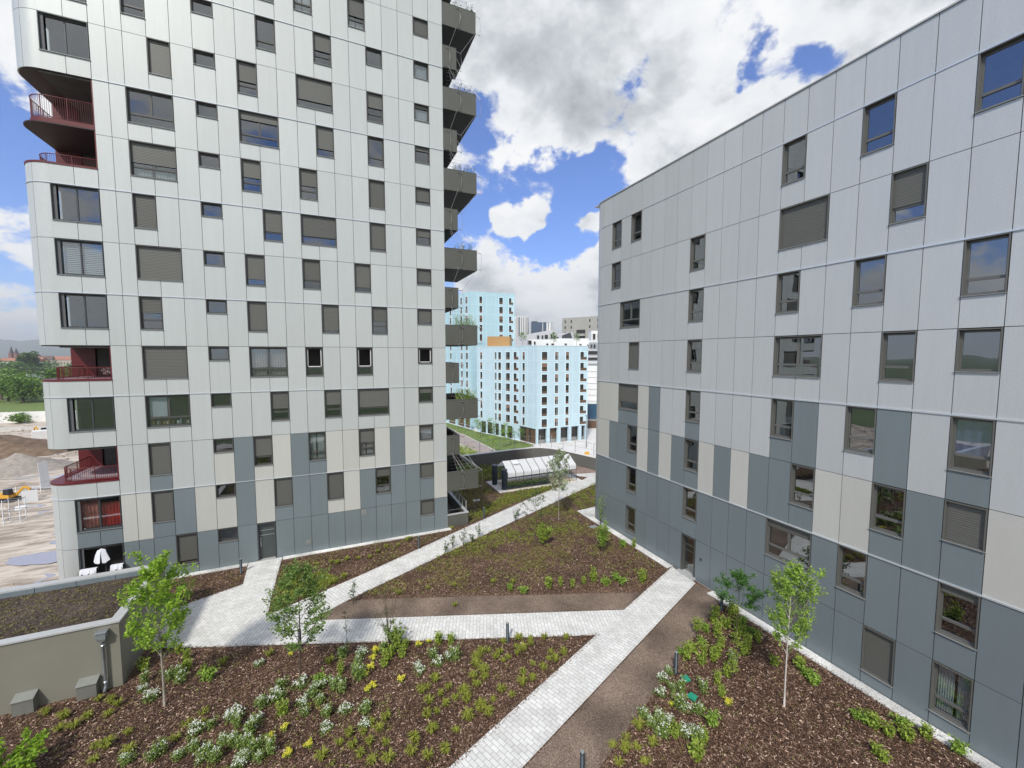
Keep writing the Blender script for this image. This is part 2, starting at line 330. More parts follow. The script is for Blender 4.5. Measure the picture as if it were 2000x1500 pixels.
def window(P, par, u0, u1, z0, z1, s=0, extra='', n=1, kind='std', fm=None, gl=None):
    fm = fm or frame_m; gl = gl or glass
    f = MB(); b = .045; dd = -.2
    pbox(f,P,u0+.012,u0+b,z0,z1,dd,.022); pbox(f,P,u1-b,u1-.012,z0,z1,dd,.022)
    pbox(f,P,u0+b,u1-b,z1-b,z1-.01,dd,.03); pbox(f,P,u0+b,u1-b,z0,z0+.03,dd,.0)
    a0, a1, c0, c1 = u0+b, u1-b, z0+.03, z1-b
    t = .055; da, db = -.19, -.12
    pbox(f,P,a0,a0+t,c0,c1,da,db); pbox(f,P,a1-t,a1,c0,c1,da,db); pbox(f,P,a0+t,a1-t,c1-t-.03,c1,da,db); pbox(f,P,a0+t,a1-t,c0,c0+t,da,db)
    if kind == 'big': pbox(f,P,(u0+u1)/2-.03,(u0+u1)/2+.03,c0+t,c1-t-.03,da,db)
    tz = c0+.48
    if kind == 'std' and (z1-z0) > 1.4:
        pbox(f,P,a0+t,a1-t,tz-.045,tz+.045,da,db+.012)
        if n == 2: pbox(f,P,(u0+u1)/2-.05,(u0+u1)/2+.05,tz+.045,c1-t-.03,da,db+.01)
        if n == 2 and extra == 'beige_curtain': pbox(f,P,(u0+u1)/2-.03,(u0+u1)/2+.03,c0+t,tz-.045,da,db)
    w = f.build('window', fm, par)
    g = MB()
    if extra == 'open':
        zt = c1-t-.03
        if (z1-z0) > 1.4: g.poly([P(a0+t,-.155,c0+t),P(a1-t,-.155,c0+t),P(a1-t,-.155,tz-.04),P(a0+t,-.155,tz-.04)])
        zb = tz+.045 if (z1-z0) > 1.4 else c0+t
        sh = MB()      # the tilted white sash, top leaning into the room
        for q in ((a0+t,a0+t+.045,zb,zt),(a1-t-.045,a1-t,zb,zt),(a0+t,a1-t,zb,zb+.045)):
            pbox(sh,P,q[0],q[1],q[2],q[3],-.13,-.09)
        sh.build('sash', white_m, w)
    else: g.poly([P(a0+t,-.155,c0+t),P(a1-t,-.155,c0+t),P(a1-t,-.155,c1-t),P(a0+t,-.155,c1-t)])
    if g.f: g.build('pane', gl, w)
    if s > 0:
        sb = MB(); zb = z1-b-(c1-c0)*s
        pbox(sb,P,a0+.004,a1-.004,max(zb,c0+.004),z1-b-.002,-.105,-.085)
        pbox(sb,P,a0+.004,a1-.004,max(zb,c0+.004),max(zb,c0+.004)+.05,-.112,-.078)
        sb.build('roller_shutter', shut_l, w)
    sl = MB(); pbox(sl,P,u0-.01,u1+.01,z0-.022,z0-.002,-.19,.055)
    sl.build('sill', sill_m, w)
    if extra in ('curtain','beige_curtain'):
        cm = curtain_m if extra == 'curtain' else curt_b
        cloth(P,a0+.02,a0+(a1-a0)*.42,c0+.05,c1-.02,-.26,6,.03,'curtain',cm,w); cloth(P,a0+(a1-a0)*.5,a1-.02,c0+.05,c1-.02,-.26,7,.03,'curtain',cm,w)
    if extra == 'blind':
        mb = MB(); z = c1-.05
        while z > c0+.1: pbox(mb,P,a0+.06,a1-.06,z-.07,z,-.215,-.21); z -= .095
        mb.build('blind', white_cloth, w)
    if extra == 'red':
        cloth(P,a0+.03,(a0+a1)/2-.02,c0+.05,c1-.02,-.3,5,.06,'curtain',simple('rose_curtain',(.80,.34,.28),.85,0,.4,3),w); cloth(P,(a0+a1)/2+.02,a1-.03,c0+.05,c1-.35,-.33,6,.04,'curtain',red_cloth,w)
    if extra == 'board':
        mb = MB(); pbox(mb,P,a0+.08,a0+.85,tz+.05,c1-.08,-.24,-.22); mb.build('white_board', white_cloth, w)
        mb = MB(); u = a0+.1
        while u < a1-.1:
            wd = rnd.uniform(.03,.07); pbox(mb,P,u,u+wd,c0+.08,c0+.08+rnd.uniform(.15,.3),-.4,-.24,rnd.choice((0,1,2))); u += wd+rnd.choice((.004,.004,.12))
        mb.build('book_row', [white_cloth, wood, frame_d], w)
    if extra == 'sheet': cloth(P,a0+.02,a1-.02,tz+.02,c1-.01,-.21,3,.02,'hung_sheet',blue_sheet,w)
    return w

# ============================================================ LEFT TOWER
XW, YF = -13.88, 28.8
zs = lambda k: 19.463-2.711*k+H
tower = empty('residential_tower', (-3,YF,0), 0, label='tall silver clad apartment tower on the left with red corner balconies', cat='apartment building')
tower_inv = Matrix.Translation((3,-YF,0))
class TMB(MB):
    def build(s, name, mats, parent=None):
        if parent is tower: s.v = [(a+3,b-YF,c) for a,b,c in s.v]
        elif parent is not None and parent.get('_tw'): s.v = [(a+3,b-YF,c) for a,b,c in s.v]
        o = MB.build(s, name, mats, parent); return o
# children are modelled in the tower's own frame (origin at its base)
PL = lambda u,d,z: (u+3, -d, z)
KTOP = -5
LW = [[0,-12.6,0,'big',0,''],[1,-12.6,0,'big',0,''],[0,-9.4,1,'std',0,''],[0,-6.4,1,'low',0,''],[1,-8.4,1,'std',1,''],[1,-6.4,1,'low',0,''],[1,-4.4,1,'std',0.6,''],[2,-9.4,2,'std',0,''],[2,-6.4,1,'low',0,''],[3,-9.4,2,'std',0.6,'curtain'],[3,-6.4,1,'low',0,'dark'],[2,-4.4,2,'std',0.25,''],[3,-4.4,1,'std',0.55,''],[4,-12.6,0,'big',0,''],[0,-3.4,1,'std',0,''],[-1,-1.4,1,'std',0,'curtain'],[-1,-3.4,1,'std',0,''],[-1,1.6,1,'std',0.6,'curtain'],[0,-0.4,1,'std',0.55,''],[-1,5.6,1,'end',0.9,''],[0,2.6,1,'end',0,''],[0,5.6,1,'end',0,'blind'],[1,-1.4,2,'std',0.75,''],[1,2.6,1,'std',0.5,''],[1,5.6,1,'end',0.2,'blind'],[2,-0.4,1,'std',0.75,''],[2,2.6,1,'std',0,'dark'],[2,5.6,1,'end',0.25,''],[3,-1.4,1,'std',0.55,''],[3,2.6,1,'std',1,''],[3,5.6,1,'end',0.85,''],[4,-3.4,1,'std',0.7,''],[4,-1.4,2,'std',0.72,''],[4,2.6,1,'std',0.93,''],[4,5.6,1,'end',0.5,''],[5,-4.4,1,'std',0.8,''],[5,-1.4,1,'std',0.7,''],[5,1.6,1,'std',0.85,''],[5,5.6,1,'end',0.85,''],[6,-4.4,1,'std',0.95,''],[6,-0.4,1,'std',0.93,''],[6,2.6,1,'std',0.55,''],[6,5.6,1,'end',0.85,''],[7,-4.4,2,'std',0,'beige_curtain'],[7,-1.4,1,'std',0,'open'],[7,1.6,1,'std',0,'open'],[7,5.6,1,'end',0,'open'],[4,-9.4,1,'std',1,''],[4,-6.4,1,'low',0,''],[5,-12.6,0,'big',0,'blind'],[5,-9.4,2,'std',1,''],[5,-6.4,1,'low',0,''],[6,-12.6,0,'big',0,''],[6,-9.4,1,'std',0.5,''],[6,-6.4,1,'low',0,''],[7,-9.4,2,'std',1,''],[7,-6.4,1,'low',0,''],[8,-12.6,0,'big',0,''],[8,-9.4,2,'std',0,'board'],[8,-6.4,1,'low',0,''],[9,-9.4,1,'std',1,''],[9,-6.4,1,'low',0,''],[10,-9.4,1,'std',1,''],[10,-6.4,1,'low',0,''],[10,-12.6,0,'big',0,'red'],[11,-8.4,1,'std',0.9,''],[11,-6.4,1,'low',0,''],[8,-3.4,1,'std',0.6,''],[8,-0.4,1,'std',0.55,''],[8,1.6,2,'std',0.7,''],[8,5.6,1,'end',0.4,''],[9,-4.4,1,'std',0.68,''],[9,-1.4,1,'std',0,'curtain'],[9,1.6,1,'std',0.5,'curtain'],[9,5.6,1,'end',0.3,'blind'],[10,-3.4,1,'std',1,''],[10,-0.4,1,'std',1,''],[10,2.6,1,'std',0.35,''],[10,5.6,1,'end',1,''],[11,5.6,1,'end',1,'']]
wall = MB()
HT = {'std':1.81,'big':1.81,'end':1.10,'low':.81}
cells = {}
for k,x0,n,kind,s,ex in LW:
    cells[(k, 'big' if kind=='big' else round(5.6-x0))] = (x0,n,kind,s,ex)
for k,c,n,kind in ((-2,12,1,'low'),(-2,10,1,'std'),(-2,3,1,'std'),(-2,0,1,'end'),(-3,8,2,'std'),(-3,12,1,'low'),(-3,0,1,'end'),(-4,4,1,'std'),(-4,0,1,'end')):
    cells[(k,c)] = (5.6-c,n,kind,.5,'')
def lmat(k, c):
    if k <= 8: return 0
    if k == 9:
        if c in (11,8,2): return 2
        return 1 if 1 <= c <= 12 else 0
    if k == 10:
        if c in (14,11,8,7,4,2,1): return 2
        return 1
    return 2
def lunder(k, c):
    if k == 9: return 2 if c in (15,7) else (1 if c else 1)
    if k == 10: return 2 if c in (15,9,3,0) else 1
    return 0 if k < 9 else 2
for k in range(KTOP, 12):
    zt = zs(k); zb = zs(k+1) if k < 11 else -.02
    c = 15
    while c >= -1:
        u0 = 5.6-c; u1 = u0+1 if c >= 0 else 7.55
        if k == 11 and c == 10:      # door opening
            c -= 1; continue
        if (k,c) in cells:
            x0,n,kind,s,ex = cells[(k,c)]; h = HT[kind]; u1 = x0+n
            if n == 1: u1 -= 0
            window(PL,tower,x0,u1,zt-h,zt-.012,s,ex if ex != 'dark' else '',n,kind)
            for j in range(n): panel(wall,PL,x0+j,x0+j+1,zb,zt-h-.02,lunder(k,c))
            for j in range(n): pbox(wall,PL,x0+j,x0+j+1,zb,zt-h-.03,-.07,-.06,3)
            c -= n; continue
        panel(wall,PL,u0,u1,zb,zt,lmat(k,c)); pbox(wall,PL,u0,u1,zb,zt,-.07,-.06,3)
        c -= 1
    # two narrow strips, then the corner bay
    m = 0 if k <= 9 else (1 if k == 10 else 2)
    for a,b in ((-10.06,-9.4),(-10.715,-10.06)):
        panel(wall,PL,a,b,zb,zt,m); pbox(wall,PL,a,b,zb,zt,-.07,-.06,3)
    if k in (2,3,7,9):               # loggias: only a parapet at most
        continue
    if k == 11: lo, hi = -.02, zt
    if (k,'big') in cells or k in (-2,-4,1,0,4,5,6,8,10):
        st = cells.get((k,'big'), (0,0,'big',0,''))
        window(PL,tower,-12.6,-10.72,zt-1.81,zt-.012,st[3],st[4],1,'big',frame_d)
        mm = 2 if k == 10 else 0
        for a,b in ((-11.66,-10.72),(-12.6,-11.66)):
            panel(wall,PL,a,b,zb,zt-1.83,mm); pbox(wall,PL,a,b,zb,zt-1.84,-.07,-.06,3)
    elif k != 11:
        for a,b in ((-11.66,-10.72),(-12.6,-11.66)):
            panel(wall,PL,a,b,zb,zt,0); pbox(wall,PL,a,b,zb,zt,-.07,-.06,3)
def arc(cx, cy, r, a0, a1, n): return [(cx+r*math.cos(R(a0+(a1-a0)*i/n)), cy+r*math.sin(R(a0+(a1-a0)*i/n))) for i in range(n+1)]
def curve_strip(mb, outer, inner, z0, z1, mi=0):
    """curved cassette with one continuous smooth outer face"""
    n = len(outer); i = len(mb.v)
    for pts in (outer, inner):
        for z in (z0, z1): mb.v += [(p[0],p[1],z) for p in pts]
    for k in range(n-1):
        mb.f.append((i+k,i+k+1,i+n+k+1,i+n+k)); mb.m.append(mi); mb.sm.append(True)
    j = len(mb.v)
    for z in (z0, z1):
        mb.v += [(p[0],p[1],z) for p in outer]+[(p[0],p[1],z) for p in inner]
    for q in (j, j+2*n):
        for k in range(n-1): mb.f.append((q+k,q+k+1,q+n+k+1,q+n+k)); mb.m.append(mi); mb.sm.append(False)
    for k in (0,n-1): mb.f.append((j+k,j+n+k,j+3*n+k,j+2*n+k)); mb.m.append(mi); mb.sm.append(False)
def corner_curve(mb, z0, z1, mi=0, yend=32.4):
    g = .011; A = lambda r, a0, a1: [(p[0]+3,p[1]-YF) for p in arc(XW+1.2, YF+1.2, r, a0, a1, 10)]
    curve_strip(mb, [(-12.59+3,0)]+A(1.2,270,240), [(-12.59+3,.05)]+A(1.15,270,240), z0+g, z1-g, mi)
    curve_strip(mb, A(1.2,239.2,181), A(1.15,239.2,181), z0+g, z1-g, mi)
    mb.box((-12.6+3,.05,z0),(-12.4+3,.07,z1),3)
    mb.box((XW+3, 1.22, z0+g), (XW+3.05, yend-YF, z1-g), mi)
SEG = [(zs(-5),zs(-4)),(zs(-4),zs(-3)),(zs(-3),zs(-2)),(zs(-2),zs(-1)),(zs(-1),zs(0)),(zs(0),zs(1)),(zs(1),zs(2)),(9.643+H,zs(4)),(zs(4),zs(5)),(zs(5),zs(6)),(zs(6),zs(7)),(-1.294+H,zs(8)),(zs(8),zs(9)),(-6.756+H,zs(10)),(zs(10),zs(11)),(zs(11),-2.0)]
for z1, z0 in SEG:
    corner_curve(wall, z0, z1)
    if z1 in (9.643+H, -1.294+H, -6.756+H):
        for a,b in ((-11.66,-10.72),(-12.6,-11.66)): panel(wall,PL,a,b,z0,z1,0)
        wall.box((-12.6+3,.05,z0),(-10.72+3,.12,z1),3)
# side and back walls, backing core
wall.box((7.55+3-.03, .0, -.02), (7.55+3.0, 17, zs(-5)), 0)
wall.box((XW+3, 32.6-YF, -23+H), (XW+3.06, 17, zs(-5)), 0)
wall.box((XW+3, 16.9, -10.25), (7.55+3, 17, zs(-5)), 0)
wall.box((XW+3, .06, zs(-5)), (7.55+3, 17, zs(-5)+.4), 0)
wall.build('cladding', [silver, beige, blue, seam], tower)
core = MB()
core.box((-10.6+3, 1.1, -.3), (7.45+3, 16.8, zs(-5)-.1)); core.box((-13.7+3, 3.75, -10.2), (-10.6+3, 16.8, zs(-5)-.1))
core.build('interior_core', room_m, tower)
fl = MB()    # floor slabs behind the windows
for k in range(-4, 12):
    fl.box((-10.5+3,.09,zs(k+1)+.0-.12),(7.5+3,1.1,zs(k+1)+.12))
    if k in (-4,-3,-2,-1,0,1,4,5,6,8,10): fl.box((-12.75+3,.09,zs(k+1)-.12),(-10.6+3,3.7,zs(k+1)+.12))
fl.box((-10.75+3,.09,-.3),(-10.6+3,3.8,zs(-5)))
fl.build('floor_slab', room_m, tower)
# aluminium drip lines every second storey
dr = MB()
for k in (-4,-2,0,2,4,6,8,10):
    z = zs(k)
    if k == 2: dr.box((-10.7+3,-.035,z-.012),(7.56+3,-.0,z+.02)); continue
    dr.box((-12.68+3,-.035,z-.012),(7.56+3,-.0,z+.02))
    pts = arc(XW+1.2,YF+1.2,1.235,270,180,10); pin = arc(XW+1.2,YF+1.2,1.2,270,180,10)
    for a,b,a2,b2 in zip(pts,pts[1:],pin,pin[1:]):
        dr.hexa([(q[0]+3,q[1]-YF,zz) for zz in (z-.012,z+.02) for q in (a,b,b2,a2)])
dr.build('drip_profile', drip, tower)
# garden door with louvre bars
d = MB(); u0,u1,zt = -4.4,-3.42,zs(11)-.02
pbox(d,PL,u0,u0+.06,.02,zt,-.25,.02); pbox(d,PL,u1-.06,u1,.02,zt,-.25,.02); pbox(d,PL,u0+.06,u1-.06,zt-.06,zt,-.25,.02)
door = d.build('door', frame_d, tower)
d = MB(); pbox(d,PL,u0+.06,u1-.06,.06,zt-.06,-.22,-.19); d.build('door_leaf', simple('green_grey_door',(.05,.062,.062),.3,0,.1), door)
d = MB()
for z in (1.55,1.85): pbox(d,PL,u0+.1,u1-.1,z-.012,z+.012,-.19,-.165)
pbox(d,PL,u0+.13,u0+.17,.85,1.45,-.19,-.13); d.build('handle', zinc, door)
d = MB(); pbox(d,PL,u0,u1,.0,.05,-.25,.12); d.build('threshold', coping_m, door)
for x,z in ((1.65,2.0),(-1.75,.55)):       # little wall grilles
    v = MB()
    for i in range(5): pbox(v,PL,x,x+.28,z+i*.06,z+i*.06+.035,.004,.02)
    pbox(v,PL,x-.02,x+.3,z-.03,z+.3,.002,.006); v.build('vent_grille', sill_m, tower)
# ---- red loggias in the south-west corner
def outline(inset, yend=32.5, x1=-10.72):
    r = 1.2-inset if inset < 1.2 else .3
    cx, cy = XW+1.2, YF+1.2
    return [(x1+3, YF+inset-YF)] + [(p[0]+3,p[1]-YF) for p in arc(cx,cy,r,270,180,10)] + [(XW+inset+3, yend-YF), (x1+3, yend-YF)]
def loggia(zfloor, zsoff, rail_h, ledge=True, label=None):
    lg = MB()
    # floor / ledge slab, soffit, back wall, side cheek
    lg.prism(outline(-.03 if ledge else .28), zfloor-.09 if ledge else zfloor-.32, zfloor, 0)
    o = lg.build('balcony_slab', [oxblood], tower)
    s = MB(); s.prism(outline(.55), zfloor+.002, zfloor+.02, 0)
    s.build('balcony_floor', oxfloor, o)
    if zsoff is not None:
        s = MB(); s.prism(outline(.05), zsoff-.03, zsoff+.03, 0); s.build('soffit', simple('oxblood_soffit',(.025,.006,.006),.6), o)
    zz = zsoff if zsoff is not None else zfloor+2.6
    s = MB(); s.box((XW+3,3.7,zfloor-.3),(-12.75+3,3.85,zz)); s.box((-12.8+3,3.7,zfloor),(-12.75+3,4.2,zz))
    s.box((-10.78+3,.06,zfloor-.3),(-10.72+3,4.2,zz))
    s.build('red_wall', oxblood, o)
    s = MB(); s.box((-12.75+3,4.1,zfloor),(-10.75+3,4.16,zz)); 
    s.build('glazed_screen', frame_d, o)
    gg = MB(); gg.poly([(-12.6+3,4.05,zfloor+.1),(-10.85+3,4.05,zfloor+.1),(-10.85+3,4.05,zz-.25),(-12.6+3,4.05,zz-.25)])
    gg.build('pane', glass_b, o)
    # railing
    path = [(-10.76+3,.42)] + [(p[0]+3,p[1]-YF) for p in arc(XW+1.25+.1,YF+1.2+.07,.85,270,180,9)] + [(XW+.5+3, 3.7)] if ledge else [(-10.76+3,.33)] + [(p[0]+3,p[1]-YF) for p in arc(XW+1.2,YF+1.2,.87,270,180,9)] + [(XW+.33+3, 3.7)]
    rl = MB(); zt = zfloor+rail_h
    rl.tube([(a,b,zt) for a,b in path], .022, 5); rl.tube([(a,b,zfloor+.07) for a,b in path], .014, 5)
    L = [0]
    for a,b in zip(path,path[1:]): L.append(L[-1]+math.dist(a,b))
    t = 0; i = 0
    while t < L[-1]:
        while i < len(L)-2 and t > L[i+1]: i += 1
        q = (t-L[i])/(L[i+1]-L[i]+1e-9); x = path[i][0]+(path[i+1][0]-path[i][0])*q; y = path[i][1]+(path[i+1][1]-path[i][1])*q
        big = int(t/.085) % 12 == 0
        r_ = .016 if big else .006
        rl.box((x-r_,y-r_,zfloor),(x+r_,y+r_,zt)); t += .085
    rl.build('railing', oxblood, o)
    return o
loggia(11.62+H+.26, zs(2), 1.08, False)
loggia(9.643+H, 11.55+H, .55)
loggia(-1.294+H, zs(7), .62)
loggia(-6.756+H, zs(9), .66)
# red base of the white parapet band inside, patio opening at garden level
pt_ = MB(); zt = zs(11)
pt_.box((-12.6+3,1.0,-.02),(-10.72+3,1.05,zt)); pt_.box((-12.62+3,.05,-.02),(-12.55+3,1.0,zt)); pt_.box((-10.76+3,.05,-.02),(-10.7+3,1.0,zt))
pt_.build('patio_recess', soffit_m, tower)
pt_ = MB(); pbox(pt_,PL,-12.6,-12.52,0,zt,-.2,.02); pbox(pt_,PL,-10.78,-10.72,0,zt,-.2,.02); pbox(pt_,PL,-11.62,-11.56,0,zt,-.2,-.14); pt_.build('patio_frame', frame_d, tower)

# ---- dark planter balconies on the east side
def cable(mb, a, b, r=.009): mb.tube([a,b], r, 4, cap=False)
big_z = [23.75,18.3,12.9,7.5,2.12,-3.27,-8.6]; small_z = [21.0,15.55,10.2,4.75,-.62,-5.9]
X0 = 7.55+3
def ebalc(z, w, big, ztop_next, i):
    z += H; h = 1.42; dp = 5.2 if big else 7.2
    b = MB()
    # fascia box: front, side, inside planter
    b.box((X0,.03,z-h),(X0+w,.09,z)); b.box((X0+w-.06,.09,z-h),(X0+w,dp,z)); b.box((X0,dp-.06,z-h),(X0+w-.06,dp,z))
    b.box((X0-.0,.02,z),(X0+w+.02,.14,z+.03)); b.box((X0+w-.12,.14,z),(X0+w+.02,dp,z+.03))
    o = b.build('planter_balcony', olive_m, tower)
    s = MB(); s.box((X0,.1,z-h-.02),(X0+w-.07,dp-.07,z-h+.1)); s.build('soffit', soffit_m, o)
    p = MB(); p.box((X0+.05,.1,z-.32),(X0+w-.5,.62,z-.26)); p.box((X0+w-.6,.1,z-.32),(X0+w-.07,dp-.1,z-.26)); p.build('planting_bed', mulch, o)
    c = MB()
    for zz in (z-.12, z-h+.12):
        for uu in (.55*w,):
            c.tube([(X0+uu-.35,.02,zz+.0),(X0+uu,-.06,zz-.02)],.018,4)
        c.tube([(X0+w-.1,.04,zz),(X0+w+.38,.16,zz-.03)],.019,4)
    c.tube([(X0+.5*w,-.06,z-.1),(X0+.53*w,-.10,z-.7),(X0+.5*w,-.06,z-h+.1)],.016,4)
    c.tube([(X0+w+.35,.16,z-.12),(X0+w+.42,.18,z-h*.5),(X0+w+.35,.16,z-h+.1)],.009,4)
    nx = (X0+w+.35, .16, z-.12)
    if ztop_next is not None:
        zt2 = ztop_next+H-h; w2 = 1.0 if big else 2.45
        c.tube([(X0+.5*w,-.06,z),(X0+.42*w2,-.04,zt2+.1)],.008,4); c.tube([nx,(X0+w2*.97,.05,zt2+.05)],.010,4)
        if big:
            c.tube([(X0+w,.3,z),(X0+w2,.1,zt2+.9)],.008,4)
            for q in (.35,.6,.82): c.tube([(X0+w*q,.1,z),(X0+w2*q+.1,.1,zt2)],.007,3)
            for q in (.2,.4,.6,.8): 
                x2 = X0+w+(w2-w)*q; c.tube([(X0+.3,.1,z+(zt2-z)*q),(x2,.1,z+(zt2-z)*q)],.007,3)
    c.build('net_frame', cable_m, o)
    if big:
        t = MB(); t.tube([(X0+w*.35,.3,z-.27),(X0+w-.1,.3,z-.27)],.018,4); dens = {5:4.5,6:2.5,4:3.2,3:1.4,2:2.2,1:1.4,0:1.6}[i]
        for _ in range(int(26*dens)):
            x = X0+rnd.uniform(w*.35,w-.1); y = rnd.uniform(.15,.5); hh = rnd.uniform(.3,1.1)*(1.0 if i in (4,5) else .8)
            base = Vector((x,y,z-.25)); tip = base+Vector((rnd.uniform(-.2,.2),rnd.uniform(-.1,.2),hh))
            t.tube([base,tip],.006,3,cap=False)
            for q in range(9): t.leaf(base.lerp(tip, .3+.7*q/8)+Vector((rnd.gauss(0,.05),rnd.gauss(0,.05),0)), .09)
        t.build('climber', leaf_dark if i not in (4,5) else leaf_mid, o)
    return o
for i,z in enumerate(big_z): ebalc(z, 2.42, True, small_z[i-1] if i else 26.4, i)
for i,z in enumerate(small_z): ebalc(z, 1.0, False, big_z[i], 7)
for z in (26.4,): ebalc(z,1.0,False,None,7)
# ground-floor terrace at the foot
t = MB(); t.box((X0,0,0),(X0+1.6,.14,.95)); t.box((X0+1.46,.14,0),(X0+1.6,8,.95)); t.box((X0,.14,0),(X0+1.46,8,.12))
tr = t.build('ground_terrace', olive_m, tower)
t = MB(); t.box((X0,-.03,.95),(X0+1.64,.2,.99)); t.box((X0+1.4,.2,.95),(X0+1.64,8,.99)); t.build('coping', coping_m, tr)
t = MB()
for y in [.3+.9*i for i in range(9)]: t.box((X0+1.5,y-.02,.99),(X0+1.54,y+.02,1.75))
t.tube([(X0+1.52,.2,1.76),(X0+1.52,8,1.76)],.025,6); t.tube([(X0+.1,.1,1.3),(X0+1.52,.1,1.3)],.012,5); t.build('handrail', coping_m, tr)
t = MB()
for y in [.34+.9*i for i in range(8)]: t.poly([(X0+1.52,y,1.05),(X0+1.52,y+.8,1.05),(X0+1.52,y+.8,1.7),(X0+1.52,y,1.7)])
t.build('glass_panel', gh_glass, tr)

# ============================================================ RIGHT BUILDING
XF = 18.6; zr = lambda k: 9.29-2.816*k+H
rb = empty('apartment_block', (XF,10,0), 0, label='long silver and slate blue clad apartment block filling the right side, with rounded far corner', cat='apartment building')
PR = lambda u,d,z: (-d, u-10, z)
RWN = [[0,23.4,1,0,''],[0,21.4,1,0,''],[1,23.4,1,0,''],[2,21.4,2,0,''],[3,21.4,1,1,''],[1,16.4,1,0,''],[2,16.4,1,0,''],[3,16.4,1,0,''],[1,10.4,2,1,''],[2,11.4,1,0,''],[3,10.4,2,0,''],[0,11.4,1,0,''],[0,8.4,1,0,''],[0,5.4,1,0,''],[1,7.4,1,0.7,''],[2,8.4,1,0,''],[2,5.4,1,0,''],[3,7.4,1,0,''],[3,5.4,1,0,''],[4,21.4,2,0.7,''],[4,16.4,1,0,''],[4,11.4,1,0,''],[5,21.4,1,0,''],[5,16.4,1,0,''],[6,21.4,1,0,''],[6,16.4,1,0,''],[7,21.4,1,0,''],[5,10.4,1,0,''],[6,10.4,2,0.2,''],[4,8.4,1,0,''],[4,5.4,1,0,'sheet'],[5,7.4,1,0,''],[5,5.4,1,1,''],[6,8.4,1,0,''],[6,5.4,1,0.18,''],[7,7.4,1,1,''],[7,10.4,1,1,''],[7,5.4,1,0,'curtain']]
rc = {}
for k,y0,n,s,ex in RWN: rc[(k,round(y0-.4))] = (y0,n,s,ex)
rc[(0,3)]=(3.4,3,0,''); del rc[(0,3)]
wl = MB()
def rmat(k, dcol):
    if k < 4: return 0
    if k == 4:
        return 2 if dcol in (19,10,7) else (1 if dcol >= 20 else 0)
    if k == 5:
        if dcol in (23,22,21,19,17,14,12,11,6): return 2
        if dcol >= 24: return 1
        return 1
    return 2
def runder(k, dcol):
    if k < 4: return 0
    if k == 4: return 0 if dcol in (8,) else 2
    return 2
for k in range(-1, 8):
    zt = 11.17+H if k == -1 else zr(k); zb = zr(k+1) if k < 7 else -.02
    dcol = -6
    while dcol <= 25:
        y0 = dcol+.4; y1 = y0+1 if dcol < 25 else 25.6
        if dcol == 25 : y1 = 25.62
        if k == 7 and dcol == 16:
            dcol += 1; continue
        if (k,dcol) in rc:
            y0,n,s,ex = rc[(k,dcol)]; h = 1.79
            if (k,dcol) in ((3,5),(5,5)): h = 1.38
            window(PR,rb,y0,y0+n,zt-h,zt-.012,s,ex,n,'std' if h > 1.5 else 'end',frame_r,glass_b)
            for j in range(n): panel(wl,PR,y0+j,y0+j+1,zb,zt-h-.02,runder(k,dcol)); pbox(wl,PR,y0+j,y0+j+1,zb,zt-h-.03,-.07,-.06,3)
            dcol += n; continue
        panel(wl,PR,y0,y1,zb,zt,rmat(k,dcol)); pbox(wl,PR,y0,y1,zb,zt,-.07,-.06,3); dcol += 1
for k in range(-1, 8):
    zt = 11.17+H if k == -1 else zr(k); zb = zr(k+1) if k < 7 else -.02
    m = 0 if k < 4 else (1 if k < 6 else 2)
    pts = arc(XF+1.2, 25.62, 1.2, 179, 91, 12); pin = arc(XF+1.2, 25.62, 1.14, 179, 91, 12)
    L2 = lambda ps: [(q[0]-XF,q[1]-10) for q in ps]
    curve_strip(wl, L2(pts), L2(pin), zb+.011, zt-.011, m)
    wl.box((1.2,16.8,zb+.011),(14,16.82,zt-.011),m)
wl.box((.06,-16,11.1+H),(14,16.7,11.16+H),0); wl.box((13.9,-16,-10.2),(14,16.8,11.1+H),0); wl.box((.06,-16,-10.2),(14,-15.9,11.1+H),0)
wl.build('cladding', [silver_b, beige, blue, seam], rb)
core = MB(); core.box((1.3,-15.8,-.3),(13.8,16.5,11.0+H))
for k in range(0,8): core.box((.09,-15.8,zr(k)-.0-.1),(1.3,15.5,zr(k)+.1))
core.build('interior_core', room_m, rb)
dr = MB()
for k,t_ in ((0,.03),(2,.045),(4,.045),(6,.045)):
    z = zr(k); dr.box((-.035 if k else -.02,-16,z-.014),(0,15.62,z+t_))
    ro = 1.235 if k else 1.22
    pts = arc(XF+1.2,25.62,ro,180,90,12); pin = arc(XF+1.2,25.62,1.2,180,90,12)
    for a,b,a2,b2 in zip(pts,pts[1:],pin,pin[1:]): dr.hexa([(q[0]-XF,q[1]-10,zz) for zz in (z-.014,z+t_) for q in (a,b,b2,a2)])
dr.build('drip_profile', drip, rb)
cp = MB(); z = 11.17+H; cp.box((-.05,-16,z),(.35,15.62,z+.055))
pts = arc(XF+1.2,25.62,1.25,180,90,12); pin = arc(XF+1.2,25.62,.85,180,90,12)
for a,b,a2,b2 in zip(pts,pts[1:],pin,pin[1:]): cp.hexa([(q[0]-XF,q[1]-10,zz) for zz in (z,z+.055) for q in (a,b,b2,a2)])
cp.box((1.2,16.47,z),(14,16.87,z+.055)); cp.build('roof_coping', coping_m, rb)
d = MB(); u0,u1,zt = 16.42,17.4,zr(7)-.02
pbox(d,PR,u0,u0+.07,.1,zt,-.3,.02); pbox(d,PR,u1-.07,u1,.1,zt,-.3,.02); pbox(d,PR,u0+.07,u1-.07,zt-.07,zt,-.3,.02)
for z in (1.35,1.7): pbox(d,PR,u0+.07,u1-.07,z-.02,z+.02,-.24,-.2)
door = d.build('door', frame_m, rb)
